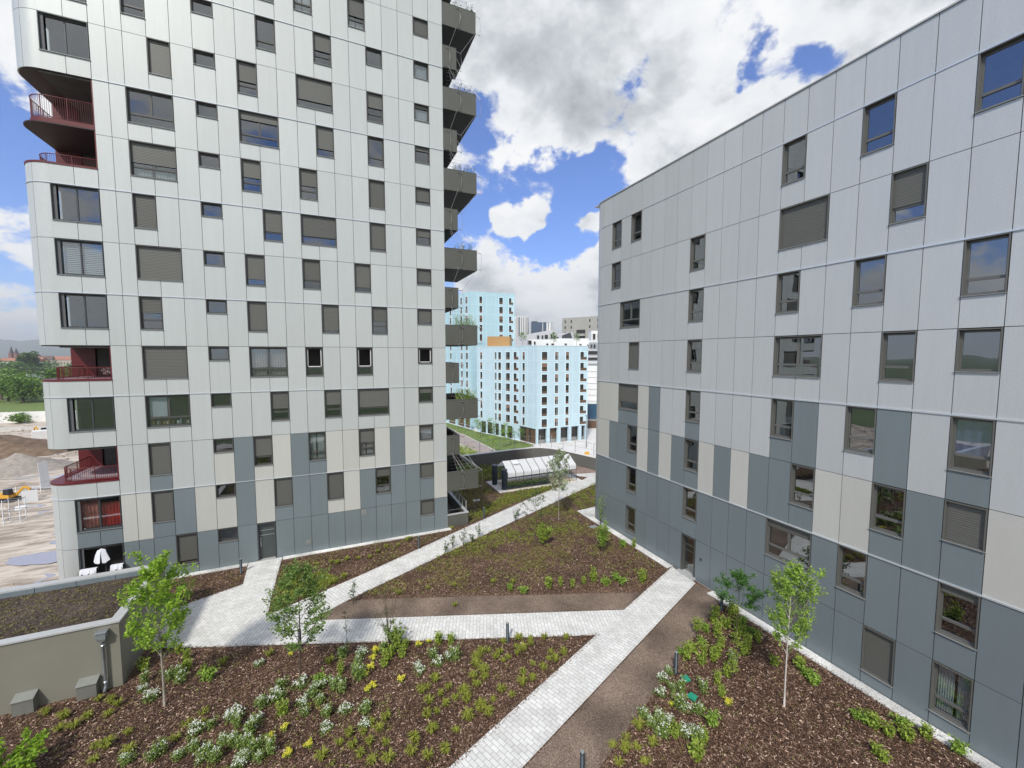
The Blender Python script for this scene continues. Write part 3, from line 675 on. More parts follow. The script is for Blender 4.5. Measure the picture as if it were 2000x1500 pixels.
d = MB(); d.poly([PR(u0+.07,-.23,.1),PR(u1-.07,-.23,.1),PR(u1-.07,-.23,zt-.07),PR(u0+.07,-.23,zt-.07)]); d.build('pane', glass_b, door)
d = MB(); pbox(d,PR,u0-.1,u1+.1,.0,.1,-.3,.32); d.build('doorstep', coping_m, door)
d = MB(); pbox(d,PR,15.95,16.05,1.3,1.42,0,.04); d.build('intercom', frame_d, rb)

# ============================================================ GROUND OF THE GARDEN
pod = [(-30,-12),(34,-12),(34,30),(28.9,31.2),(26.7,37.4),(25.7,40.3),(25.0,42.6),(23.9,44.0),(22.4,44.55),(19.6,44.6),(7.6,44.0),(7.6,24.9),(-7.9,24.9),(-7.9,22),(-30,22)]
pod = [(-30,-12),(34,-12),(34,28),(28.9,31.2),(26.7,37.4),(25.7,40.3),(25.0,42.6),(23.9,44.0),(22.4,44.55),(19.6,44.6),(7.6,44.0),(7.6,28.9),(-13.9,28.9),(-13.9,24.6),(-30,24.6)]
mb = MB(); mb.prism(pod, -10.35, -.03); struct(mb.build('podium', concrete))
mb = MB(); nx, ny = 150, 150      # gently uneven mulch sheet
X_0,X_1,Y_0,Y_1 = -29.9,18.55,-8,43.8
for j in range(ny+1):
    for i in range(nx+1):
        x = X_0+(X_1-X_0)*i/nx; y = Y_0+(Y_1-Y_0)*j/ny
        mb.v.append((x,y,.012*noise.noise(Vector((x*1.7,y*1.7,0)))+.006*noise.noise(Vector((x*5,y*5,3)))))
def inpod(x, y):
    if y > 24.4 and x < -7.9 and not (x > -13.8 and y < 28.7): return False
    if x < 7.55 and y > 28.75: return False
    return True
for j in range(ny):
    for i in range(nx):
        x = X_0+(X_1-X_0)*(i+.5)/nx; y = Y_0+(Y_1-Y_0)*(j+.5)/ny
        if inpod(x,y): a = j*(nx+1)+i; mb.f.append((a,a+1,a+nx+2,a+nx+1)); mb.m.append(0); mb.sm.append(True)
struct(mb.build('mulch', mulch))
mb = MB(); mb.poly([(18.5,26.9,.003),(34,26.9,.003),(28.8,31,.003),(26.6,37.3,.003),(25.6,40.2,.003),(24.6,42.4,.003),(23.6,43.7,.003),(18.5,43.8,.003)]); struct(mb.build('mulch', mulch))
def slab(name, pts, mat, z=.035, ang=0, origin=None):
    """a laid surface with real thickness; its own axes follow the paving direction"""
    ox, oy = origin or pts[0]; ca, sa = math.cos(-ang), math.sin(-ang)
    L = [((x-ox)*ca-(y-oy)*sa, (x-ox)*sa+(y-oy)*ca) for x,y in pts]
    mb = MB(); mb.prism(L, -.03, 0); o = mb.build(name, mat); o.location = (ox,oy,z); o.rotation_euler = (0,0,ang); return struct(o)
a_main = math.atan2(6.45,15.74)
# main path from beneath the camera to the right-hand door
slab('main_path', [(-6.9,7.55),(3.04,11.6),(10.78,14.78),(18.1,17.78),(18.45,17.9),(18.3,16.05),(5.07,10.68),(-6.0,6.2)], paver, .04, a_main+math.pi/2)
slab('cross_path', [(-7.6,22.0),(-6.47,21.47),(10.74,14.76),(13.2,15.68),(-1.21,21.14),(-3.2,22.4),(-3.25,22.55),(-7.6,24.3)], paver, .036, math.atan2(-5.2,14)+math.pi/2)
slab('door_path', [(-7.6,24.95),(-4.78,26.14),(-4.92,28.75),(-3.1,28.75),(-3.16,26.11),(-3.17,22.5),(-7.6,24.3)], paver, .034, 0)
a_diag = math.atan2(8.9,18.1)
slab('diagonal_path', [(-3.17,22.43),(-1.21,21.14),(.3,22.1),(10.41,27.0),(22.54,32.6),(24.9,33.4),(34,33.4),(34,29.5),(34,35.9),(22.9,36.75),(18.4,37.2),(18.4,34.6),(22.5,34.6),(21.0,34.4),(14.87,31.42),(8.79,28.35),(1.13,24.42)][:6]+[(27,33.9),(27,36.0),(22.9,36.75),(24.2,35.2),(23.2,34.6),(20.9,34.3),(14.87,31.42),(8.79,28.35),(1.13,24.42)], paver, .038, a_diag+math.pi/2)
slab('gravel_path', [(-1.21+.35,21.3),(.3,22.08),(.99,22.0),(3.45,21.08),(12.31,17.62),(15.0,16.55),(13.25,15.75),(-1.0,21.1)], brown_gravel, .022, 0)
slab('gravel_path', [(-5.8,6.1),(5.07,10.62),(18.35,16.02),(18.4,14.4),(17.6,14.05),(7.27,9.71),(-3,5.4)], brown_gravel, .022, 0)
mb = MB(); mb.box((18.08,-8,-.02),(18.56,15.1,.045)); mb.box((18.08,17.95,-.02),(18.56,26.5,.045)); struct(mb.build('gravel_strip', gravel_w))
mb = MB(); mb.prism([(18.05,26.5),(18.1,27.75),(20.4,27.95),(20.4,26.6),(19.5,26.6)], -.02,.05); struct(mb.build('gravel_strip', gravel_w))
mb = MB(); mb.box((-10.4,28.42,-.02),(-4.95,28.78,.04)); mb.box((-3.05,28.42,-.02),(7.75,28.78,.04)); mb.box((7.58,28.78,-.02),(7.75,28.95,.04)); struct(mb.build('gravel_strip', gravel_w))
# brown gravel court in the far corner
mb = MB(); mb.prism([(19.0,37.6),(22.9,36.8),(28,35.9),(26.4,37.4),(25.4,40.2),(24.6,42.3),(23.6,43.5),(22,44.0),(19,43.9)], -.02,.02)
struct(mb.build('gravel_court', mulchmat('rose_gravel', [(0, (.16, .11, .095)), (.5, (.28, .20, .175)), (1, (.42, .34, .30))], 40, .4)))
# far parapet wall of the podium, curved
cw_in = [(7.7,43.5),(11.9,43.6),(15.5,43.8),(19.6,44.1),(22.2,44.1),(23.2,43.75),(24.0,43.0),(24.6,42.0),(25.4,39.9),(26.4,36.9),(28.2,31.0)]
def offs(path, d):
    out = []
    for i,p in enumerate(path):
        a = Vector(path[max(0,i-1)]); b = Vector(path[min(len(path)-1,i+1)]); t = (b-a).normalized(); out.append((p[0]-t.y*d, p[1]+t.x*d))
    return out
cw_out = offs(cw_in, .32)
mb = MB()
for a,b,c_,d_ in zip(cw_in,cw_in[1:],cw_out,cw_out[1:]): mb.hexa([(q[0],q[1],z) for z in (-.03,1.4) for q in (a,b,d_,c_)])
cw = mb.build('courtyard_wall', dark_wall); tag(cw, 'low dark rendered wall curving round the far corner of the garden', 'wall')
mb = MB(); ci, co = offs(cw_in,-.04), offs(cw_in,.38)
for a,b,c_,d_ in zip(ci,ci[1:],co,co[1:]): mb.hexa([(q[0],q[1],z) for z in (1.4,1.45) for q in (a,b,d_,c_)])
mb.build('coping', simple('white_coping',(.66,.66,.64),.5), cw)

# ============================================================ GREEN-ROOF PAVILION (bottom left)
pv = empty('green_roof_pavilion', (-11,19.83,0), 0, label='low taupe rendered pavilion with planted roof at the bottom left of the garden', cat='pavilion')
ox, oy = 11, -19.83
mb = MB(); W0,W1,D0,D1,ZT = -30+ox, -7.69+ox, 0, 4.75, 2.56
mb.box((W0,D0,-.02),(W1,.2,ZT)); mb.box((W1-.2,.2,-.02),(W1,D1,ZT)); mb.box((W0,D1-.2,-10),(W1-.2,D1,ZT)); mb.build('wall', render_m, pv)
mb = MB(); mb.box((W0,.2,2.0),(W1-.2,D1-.2,2.34)); rf = mb.build('roof_bed', sedum, pv)
mb = MB(); mb.box((W0,-.05,ZT),(W1+.05,.3,ZT+.06)); mb.box((W1-.3,.3,ZT),(W1+.05,D1-.3,ZT+.06)); mb.box((W0,D1-.3,ZT),(W1+.05,D1+.05,ZT+.06)); mb.build('coping', coping_m, pv)
mb = MB(); x = W1-.35
while x > W0+1: mb.box((x-1.35,D1-.33,2.34),(x-.012,D1-.302,ZT+.0)); x -= 1.36
mb.build('flashing', flash_m, pv)
mb = MB()
for _ in range(520):
    x = rnd.uniform(-9+W0*0,W1-.5); x = rnd.uniform(-6,W1-.4); y = rnd.uniform(.4,D1-.5); r_ = rnd.uniform(.03,.11)
    for q in range(14): mb.leaf((x+rnd.gauss(0,r_),y+rnd.gauss(0,r_*.6),2.35+rnd.random()*.03),.06)
o = mb.build('sedum_tufts', leafmat('sedum_leaves',(.10,.08,.03),(.24,.22,.08),.1), pv); o['kind'] = 'stuff'
dp = empty('downpipe', (2.86,0,0)); dp.parent = pv; dp.name = 'downpipe'
mb = MB(); mb.hexa([(-.08,-.2,2.02),(.08,-.2,2.02),(.08,-.01,2.02),(-.08,-.01,2.02),(-.14,-.26,2.14),(.14,-.26,2.14),(.14,-.01,2.14),(-.14,-.01,2.14)]); mb.box((-.14,-.26,2.14),(.14,-.01,2.36)); mb.box((-.17,-.29,2.36),(.17,-.01,2.39)); mb.build('hopper', zinc, dp)
mb = MB(); mb.tube([(0,-.12,2.04),(0,-.12,.25),(0,-.13,.18),(0,-.26,.06)],.055,10)
for z in (1.85,.4): mb.tube([(0,-.12,z-.02),(0,-.12,z+.02)],.064,10)
mb.build('pipe', zinc, dp)
for x in (-8.62+ox, -10.32+ox):
    mb = MB(); w = .28
    mb.hexa([(x-w,-.30,-.02),(x+w,-.30,-.02),(x+w,0,-.02),(x-w,0,-.02),(x-w,-.30,.52),(x+w,-.30,.52),(x+w,0,.64),(x-w,0,.64)])
    v = mb.build('vent_box', simple('taupe_metal',(.19,.19,.17),.5,.2), pv)
    mb = MB(); mb.hexa([(x-w-.02,-.33,.515),(x+w+.02,-.33,.515),(x+w+.02,0,.645),(x-w-.02,0,.645),(x-w-.02,-.33,.54),(x+w+.02,-.33,.54),(x+w+.02,0,.67),(x-w-.02,0,.67)]); mb.build('lid', simple('grey_lid',(.25,.26,.24),.45,.3), v)
# small parapet gate beyond the roof
mb = MB(); mb.extr([(-13.3,26.3,-.1),(-12.0,26.3,-.1),(-12.0,26.3,1.1)],(0,.06,0)); mb.box((-13.9,25.8,-.5),(-13.84,25.86,.9))
tag(mb.build('balustrade', sill_m), 'grey triangular metal balustrade between the planted roof and the tower', 'balustrade')

# laundry in the patio opening, furniture on a balcony
def garment(x, z):
    mb = MB()
    for sgn in (-1,1):
        mb.poly([(x,28.6,z),(x+sgn*.16,28.6,z-.07),(x+sgn*.24,28.56,z-.3),(x+sgn*.34,28.62,z-.66),(x+sgn*.25,28.5,z-.72),(x+sgn*.15,28.56,z-.8),(x+sgn*.05,28.5,z-.76),(x+sgn*.02,28.52,z-.35)],0,True)
        mb.poly([(x,28.66,z),(x+sgn*.16,28.66,z-.08),(x+sgn*.34,28.64,z-.66),(x+sgn*.16,28.6,z-.8)],0,True)
    return mb.build('hanging_shirt', white_cloth)
tag(garment(-11.6, 2.3), 'white shirt hanging open in the dark patio opening of the tower', 'shirt')
for i,(x,l) in enumerate(((-12.15,'white cloth drooping over a drying rack under the hanging shirt'),(-10.98,'white towel folded over a rack at the right of the patio opening'))):
    rk = empty('drying_rack', (x,28.55,0), 0, label=l, cat='drying rack')
    mb = MB(); w = .34-.08*i
    for sx in (-w,w):
        mb.tube([(sx,-.2,0),(sx,.2,1.25)],.01,4); mb.tube([(sx,.2,0),(sx,-.2,1.25)],.01,4)
    mb.tube([(-w,0,1.30),(w,0,1.30)],.01,4); mb.build('rack_frame', frame_d, rk)
    mb = MB(); n = 10
    for j in range(n):
        a = -w+2*w*j/n; b = -w+2*w*(j+1)/n; d1 = rnd.uniform(.22,.42)
        mb.poly([(a,-.03,1.32),(b,-.03,1.32),(b,-.1,1.32-d1),(a,-.09,1.32-d1+.03)],0,True); mb.poly([(a,-.03,1.32),(b,-.03,1.32),(b,.15,1.30),(a,.15,1.30)],0,True)
    mb.build('cloth', white_cloth, rk)
bt = empty('balcony_table', (-11.9,30.2,-1.27+H), 0, label='small wooden table with thin legs on the red upper balcony', cat='table')
mb = MB(); mb.box((-.7,-.35,.52),(.7,.35,.56)); mb.build('table_top', wood_d, bt)
for sx in (-.6,.55):
    for sy in (-.28,.28): mb = MB(); mb.tube([(sx,sy,.52),(sx*1.08,sy*1.1,.02)],.02,5); mb.build('leg', wood_d, bt)
cb = MB()
for j in range(40): cb.leaf((-11.2+rnd.gauss(0,.12),29.85+rnd.gauss(0,.08),-1.1+H+rnd.random()*.35),.2)
tag(cb.build('cloth_pile', curt_b), 'rumpled pale cloth heaped beside the table on the red balcony', 'cloth')

# ============================================================ BOLLARDS, LIDS
bo = empty('bollard_light')
mb = MB(); mb.tube([(0,0,0),(0,0,.78)],.068,16); mb.build('post', boll_m, bo)
mb = MB(); mb.tube([(0,0,.78),(0,0,.80)],.05,14); mb.tube([(0,0,.80),(0,0,.86)],.066,14); mb.build('lamp_head', boll_m, bo)
mb = MB(); mb.tube([(0,0,.861),(0,0,.868)],.062,14); mb.build('cap', sill_m, bo)
mb = MB(); mb.tube([(0,0,-.01),(0,0,.015)],.10,14); mb.build('base_plate', boll_m, bo)
bl = ['slim black bollard light left of the paved way to the tower door','slim black bollard light behind the dark leaved young tree','slim black bollard light between the tower foot and the diagonal path','slim black bollard light midway along the lower edge of the cross path','slim black bollard light at the top of the right planting bed, by the slate wall','slim black bollard light at the edge of the brown gravel, beside the green lids','slim black bollard light in ground cover near the ground floor terrace','slim black bollard light behind the greenhouse against the dark wall','slim black bollard light at the bottom edge of the photo beside the brown gravel']
for i,(x,y) in enumerate([[-5.11,27.57],[-1.56,19.3],[4.98,26.44],[6.87,16.03],[17.54,13.76],[12.35,11.64],[10.61,29.41],[20.7,44.35],[6.59,9.67]]):
    o = bo if i == 0 else copy_tree(bo)
    o.location = (x,y,.01); tag(o, bl[i], 'bollard', 'bollard lights along the paths')
for i,(x,y) in enumerate([[12.4,11.21],[11.96,10.46]]):
    mb = MB(); mb.prism([(-.17,-.13),(.13,-.16),(.19,.1),(-.08,.18)], 0, .05); mb.prism([(-.14,-.10),(.10,-.13),(.15,.08),(-.06,.14)], .05, .06)
    o = mb.build('valve_lid', green_p); o.location = (x,y,.03); o.rotation_euler = (0,0,.5*i)
    tag(o, ['green plastic lid nearer the bollard in the right bed','green plastic lid above the yellow flowers in the right bed'][i], 'lid', 'green lids in the right bed')
for i,(x,y) in enumerate([[11.34,33.39],[-1.62,25.19],[17.47,24.6]]):
    mb = MB(); mb.prism([(-.3,-.18),(.3,-.2),(.32,.2),(-.27,.22)] if i != 1 else [(-.2,-.1),(.05,-.14),(.22,-.02),(.1,.13),(-.15,.12)], 0, .05 if i != 1 else .12)
    o = mb.build('cover_plate' if i != 1 else 'pale_stone', white_m if i < 2 else sill_m); o.location = (x,y,.01)
    tag(o, ['white square cover plate in the bed beside the ground floor terrace','pale stone lying in the bed behind the dark leaved tree','pale green cover plate in the mulch near the right wall corner'][i], ['plate','stone','plate'][i])

# ============================================================ GREENHOUSE
gx0,gx1,gy0,gy1 = 14.86,22.4,34.6,37.4
gh = empty('greenhouse', ((gx0+gx1)/2,(gy0+gy1)/2,0), 0, label='small greenhouse with whitened roof and dark ribs beyond the diagonal path', cat='greenhouse')
gw, gd = (gx1-gx0)/2, (gy1-gy0)/2
mb = MB(); mb.box((-gw-.9,-gd-.25,-.02),(gw+.6,gd+.6,.06)); mb.build('base_slab', simple('greenhouse_slab',(.62,.60,.58),.8), gh)
prof = [(-gd,0.06),(-gd,1.28),(-gd,1.64),(-gd+.07,1.76),(0,2.52),(gd-.07,1.76),(gd,1.64),(gd,1.28),(gd,.06)]
fr = MB(); nb = 9
for i in range(nb+1):
    x = -gw+2*gw*i/nb; pr = [(x,a,b) for a,b in prof]
    fr.tube(pr,.022,5)
for j in (1,4,7): fr.tube([(-gw,prof[j][0],prof[j][1]),(gw,prof[j][0],prof[j][1])],.016,5)
for sx in (-gw,gw):
    fr.tube([(sx,-gd,1.3),(sx,gd,1.3)],.018,5)
    for y in (-.5,.5): fr.tube([(sx,y,.06),(sx,y,2.25)],.018,5)
    fr.tube([(sx,0,1.3),(sx,0,2.5)],.015,5)
fr.build('frame', gh_frame, gh)
for i in range(nb):
    x0 = -gw+2*gw*i/nb+.03; x1 = -gw+2*gw*(i+1)/nb-.03
    mb = MB()
    for (a,b) in ((1,2),(2,3),(3,4),(4,5),(5,6)):
        mb.poly([(x0,prof[a][0],prof[a][1]),(x1,prof[a][0],prof[a][1]),(x1,prof[b][0],prof[b][1]),(x0,prof[b][0],prof[b][1])])
    mb.build('roof_panel', gh_roof, gh)
    for y in (-gd,gd): mb = MB(); mb.poly([(x0,y,.08),(x1,y,.08),(x1,y,1.28),(x0,y,1.28)]); mb.build('side_pane', gh_glass, gh)
for sx in (-gw,gw): mb = MB(); mb.poly([(sx,a,b) for a,b in prof]); mb.build('gable_pane', gh_glass, gh)
for i in (1,6):
    x0 = -gw+2*gw*i/nb+.06; x1 = -gw+2*gw*(i+1)/nb-.06
    mb = MB(); mb.hexa([(x0,-.66,2.2),(x1,-.66,2.2),(x1,-.03,2.49),(x0,-.03,2.49),(x0,-.70,2.3),(x1,-.70,2.3),(x1,-.04,2.53),(x0,-.04,2.53)]); v = mb.build('roof_vent', gh_roof, gh)
    mb = MB(); mb.tube([(x0,-.7,2.27),(x1,-.7,2.27)],.015,4); mb.tube([((x0+x1)/2,-.7,2.25),((x0+x1)/2,-.75,2.1)],.012,4); mb.build('vent_stay', gh_frame, v)
mb = MB(); mb.box((-gw+.05,-gd+.05,.06),(gw-.05,gd-.05,.09)); mb.build('inner_floor', simple('sandy_floor',(.46,.36,.25),.9,0,.2,2,bump=.3), gh)
mb = MB(); mb.box((-gw+.15,-gd+.12,.09),(gw*.25,-gd+.85,.30)); tray = mb.build('planting_trough', black_p, gh)
mb = MB(); mb.box((-gw+.6,gd-.8,.5),(gw-.6,gd-.3,.55)); mb.build('staging', wood_d, gh)
mb = MB()
for _ in range(1500):
    mb.leaf((rnd.uniform(-gw+.2,gw*.25),rnd.uniform(-gd+.15,-gd+.85),rnd.uniform(.3,.6)),.14)
for _ in range(900): mb.leaf((rnd.uniform(-gw+.6,gw-.6),rnd.uniform(gd-.8,gd-.3),rnd.uniform(.56,1.05)),.12)
o = mb.build('potted_plants', leaf_dark, gh); o['kind'] = 'stuff'
for i,(x,y,l) in enumerate(((14.45,36.85,'tall dark blue stack of round compost bins by the far side of the greenhouse door'),(14.72,35.05,'tall dark blue stack of round compost bins by the near side of the greenhouse door'))):
    b = empty('water_butt', (x,y,.06), 0, label=l, cat='bin', group='dark stacks at the greenhouse door')
    mb = MB(); pts = []; rr = []
    for j in range(6):
        pts += [(0,0,j*.32),(0,0,j*.32+.28),(0,0,j*.32+.29)]; rr += [.27,.27,.255]
    mb.tube(pts, rr, 18, smooth=False); mb.build('barrel', black_p, b)
    mb = MB(); mb.tube([(0,0,1.89),(0,0,1.93)],.285,18); mb.build('lid', black_p, b)

# ============================================================ PLANTS
def tuft(name, mat, n, h, sp, w=.012):
    mb = MB()
    for _ in range(n):
        th = rnd.uniform(0,2*math.pi); hh = h*rnd.uniform(.6,1.15); s_ = sp*rnd.uniform(.3,1.1)
        d_ = Vector((math.cos(th),math.sin(th),0)); q = Vector((-d_.y,d_.x,0))*w
        b0 = d_*rnd.uniform(0,.04); m_ = b0+d_*s_*.5+Vector((0,0,hh*.8)); t_ = b0+d_*s_+Vector((0,0,hh*.75))
        i = len(mb.v); mb.v += [tuple(b0-q),tuple(b0+q),tuple(m_+q*.8),tuple(m_-q*.8),tuple(t_)]
        mb.f += [(i,i+1,i+2,i+3),(i+3,i+2,i+4)]; mb.m += [0,0]; mb.sm += [False,False]
    return mb.build(name, mat)
def bush(name, mat, n, r, h, ls, petals=None, pn=0, ps=.03, pname='blossom', stem=None):
    mb = MB(); lob = [(rnd.gauss(0,r*.4),rnd.gauss(0,r*.4),rnd.uniform(.6,1)) for _ in range(7)]
    pts = []
    for _ in range(n):
        lx,ly,lh = rnd.choice(lob); q = rnd.random()**.5
        x = lx+rnd.gauss(0,r*.22); y = ly+rnd.gauss(0,r*.22); z = h*lh*q
        mb.leaf((x,y,z), ls); pts.append((x,y,z,h*lh))
    for lx,ly,lh in lob: mb.tube([(lx*.3,ly*.3,0),(lx,ly,h*lh*.8)],.006,3,cap=False)
    o = mb.build(name, mat)
    if petals:
        p = MB(); top = [q for q in pts if q[2] > q[3]*.62] or pts
        for _ in range(pn):
            x,y,z,_h = rnd.choice(top); cx_,cy_ = x+rnd.gauss(0,.015), y+rnd.gauss(0,.015)
            for _k in range(4): p.leaf((cx_+rnd.gauss(0,.012),cy_+rnd.gauss(0,.012),z+.03+rnd.random()*.03), ps, asp=.9)
        p.build(pname, petals, o)
    return o
def shrub(name, mat, stems, h, spread, ls, per, stemmat=bark_d):
    mb = MB(); st = MB()
    for _ in range(stems):
        th = rnd.uniform(0,2*math.pi); d_ = Vector((math.cos(th),math.sin(th),0))*spread*rnd.uniform(.2,1); hh = h*rnd.uniform(.55,1.05)
        b0 = Vector((rnd.gauss(0,.03),rnd.gauss(0,.03),0)); t_ = b0+d_+Vector((0,0,hh)); md = b0+d_*.35+Vector((0,0,hh*.55))
        st.tube([b0,md,t_],[.010,.007,.003],4,cap=False)
        for q in range(per):
            f_ = .18+.82*q/per; p = (b0.lerp(md,f_/.5) if f_ < .5 else md.lerp(t_,(f_-.5)/.5))
            for _k in range(3): mb.leaf(p+Vector((rnd.gauss(0,.035),rnd.gauss(0,.035),rnd.gauss(0,.03))), ls)
    o = mb.build(name, mat); st.build('stems', stemmat, o); return o
def zone(x, y):
    # which bed: used in the labels
    if x > 18 or y > 33: return 'by the greenhouse'
    if (y-7.9) < (x-3)*.41+1.8 and x > 3 and y < 15.5: return 'in the right bed beside the brown gravel'
    if y < 22.2-.41*0-(x+7)*.39 and y < 22: 
        return 'in the near bed below the cross path' 
    if y > 24.2+(x-1.1)*.5: return 'in the bed at the foot of the tower'
    return 'in the triangular bed between the paths'
protos = {}
P_tuft = [tuft('grass_tuft', tuft_m, 80, .24, .2), tuft('grass_tuft', tuft_m, 60, .26, .17), tuft('grass_tuft', tuft_m, 46, .16, .16)]
P_white = [bush('white_flower_bush', bush_m, 520, .21, .36, .055, petal_w, 26, .026), bush('white_flower_bush', bush_m, 480, .17, .46, .055, petal_w, 14, .026), bush('white_flower_bush', bush_m, 300, .24, .22, .05, petal_w, 48, .028)]
P_yel = [bush('yellow_flower_clump', shrub_m, 170, .12, .2, .05, petal_y, 100, .036), bush('yellow_flower_clump', shrub_m, 120, .10, .17, .05, petal_y, 80, .036)]
P_leaf = [shrub('leafy_shrub', shrub_m, 13, .42, .16, .085, 9), shrub('leafy_shrub', shrub_m, 10, .55, .12, .08, 11), shrub('leafy_shrub', leaf_mid, 16, .32, .2, .08, 7)]
P_small = [bush('seedling', cover_m, 26, .06, .07, .05), bush('seedling', shrub_m, 30, .07, .09, .05)]
def place(lib, pts, lab, cat, smin, smax, group):
    for i,(x,y) in enumerate(pts):
        src = lib[rnd.randrange(len(lib))]
        o = src.copy() if not src.children else copy_tree(src)
        if not src.children: COL.objects.link(o)
        s_ = rnd.uniform(smin,smax); o.location = (x,y,.0); o.rotation_euler = (0,0,rnd.uniform(0,6.28)); o.scale = (s_,s_,s_*rnd.uniform(.85,1.15))
        z_ = zone(x,y); tag(o, lab+' '+z_, cat, group+' '+z_)
place(P_tuft, [[3.39,15.07],[2.78,14.75],[3.03,14.9],[2.96,14.17],[3.41,14.34],[3.75,14.51],[3.47,13.82],[3.11,13.69],[2.77,13.61],[2.76,12.98],[3.89,13.94],[4.23,14.1],[4.24,13.66],[4.79,14.25],[4.82,14.65],[5.17,14.43],[5.3,14.87],[5.18,15.38],[5.54,15.77],[4.55,13.11],[4.09,12.97],[3.53,12.69],[1.15,13.79],[1.4,14.11],[0.93,14.1],[0.23,13.94],[0.67,13.85],[-0.09,13.79],[0.29,13.48],[0.83,13.38],[1.29,13.18],[2.19,12.88],[2.0,12.49],[2.47,12.14],[3.03,12.13],[-0.58,13.49],[0.53,13.05],[0.85,12.73],[1.33,12.56],[-0.4,17.77],[-2.73,19.27],[5.41,19.45],[5.59,15.75],[5.87,15.79],[6.21,15.39],[5.98,15.26],[6.22,14.99],[6.48,15.04],[5.2,15.52],[5.11,15.18],[5.26,14.74],[5.24,14.46],[4.82,14.65],[4.81,14.24],[4.25,14.16],[4.26,13.72],[4.07,12.98],[4.56,13.16],[4.76,12.85],[5.13,13.36],[5.6,13.63],[5.86,13.26],[6.68,13.97],[6.45,13.55],[6.89,13.59],[7.25,14.31],[7.54,13.91],[8.01,14.28],[8.22,14.11],[8.28,14.65],[8.73,14.28],[7.05,15.53],[6.91,15.09],[6.63,15.97],[7.38,15.91],[7.83,15.71],[7.71,15.41],[7.29,15.25],[9.3,15.06],[8.4,15.46],[-7.53,18.28],[-7.42,18.64],[-7.68,18.88],[-8.89,18.72],[-8.35,18.1],[-8.14,18.44],[-9.56,19.18],[-8.79,18.19],[-7.0,16.7],[-7.31,16.84],[-6.26,16.23],[-7.14,16.31],[-5.04,16.13],[-4.87,16.67],[-4.42,16.52],[-6.58,17.06],[-4.48,16.99],[-4.37,19.52],[-8.17,19.21],[8.65,10.17],[8.06,10.09],[8.29,9.8],[8.72,9.75],[9.27,9.6],[7.88,9.57],[8.63,9.24],[9.28,10.25]], 'low spiky tuft of yellow green sedge', 'grass tuft', .95, 1.5, 'sedge tufts')
place(P_tuft, [[4.54,21.58],[2.96,21.75],[5.92,21.24],[8.03,20.73],[8.96,20.17],[8.63,19.77],[9.14,19.14],[-0.28,26.73],[0.6,26.68],[1.26,26.56],[1.93,26.44],[2.44,26.95],[3.06,27.44],[3.79,27.32],[4.46,27.85],[4.77,28.14],[-0.22,24.23],[0.38,24.54],[-1.13,26.77],[0.01,26.43],[8.3,28.91],[7.83,28.63]], 'low spiky tuft of yellow green sedge', 'grass tuft', .9, 1.5, 'sedge tufts')
place(P_white, [[-3.12,18.89],[0.19,17.82],[0.65,17.22],[0.85,17.93],[0.53,16.62],[0.65,16.29],[-2.05,17.01],[-1.52,16.91],[-0.81,16.66],[-0.18,16.31],[0.11,16.06],[-2.58,16.44],[-2.0,16.48],[-1.22,16.08],[-1.19,15.48],[-0.66,15.83],[-3.33,16.37],[-3.35,15.84],[-2.79,15.86],[-2.71,15.3],[-0.4,15.07],[-0.52,14.43],[0.23,15.02],[0.82,14.76],[0.73,14.24],[-2.99,14.79],[-2.53,14.49],[-2.05,14.37],[-2.98,14.33],[1.8,17.51],[2.97,16.2],[2.92,15.7],[3.59,15.92],[3.59,16.39],[4.18,16.13],[4.46,15.93],[-2.75,14.36],[-2.34,14.18],[-2.8,14.94],[-2.33,16.51],[-0.97,16.28],[-6.86,19.54],[-6.94,19.17],[-6.49,18.59],[-6.16,19.43],[-5.7,19.09],[-5.85,19.51],[-5.37,15.75],[-3.34,16.21],[-4.03,16.14],[-4.54,16.05],[-4.38,15.54],[-3.95,15.12],[-3.57,15.28],[-3.23,15.18],[-2.87,15.62],[-4.71,15.28],[-5.52,15.63],[-6.15,15.74],[-4.1,14.91],[-3.6,14.79],[-2.88,14.51],[11.61,11.44],[11.99,11.69],[10.9,11.09],[11.56,11.06],[11.87,10.79],[12.58,10.48],[14.92,10.99],[11.17,10.36],[11.38,10.09],[11.67,9.85],[9.77,10.52],[9.65,10.14],[9.97,10.1],[10.52,10.08],[10.62,9.55],[10.9,9.43],[9.84,9.79],[10.83,9.1]], 'low bush dotted with small white flowers', 'flower bush', .9, 1.5, 'white flowering bushes')
place(P_yel, [[-1.89,18.9],[1.43,17.68],[1.27,17.26],[1.2,16.83],[0.95,16.5],[1.14,15.73],[0.95,15.65],[2.23,15.65],[3.21,17.31],[3.63,17.3],[-1.75,15.08],[-2.21,14.97],[-1.04,14.12],[-1.64,14.01],[11.0,10.49],[11.72,10.0],[12.9,9.71]], 'bright yellow flower clump', 'flowers', .8, 1.3, 'yellow flower clumps')
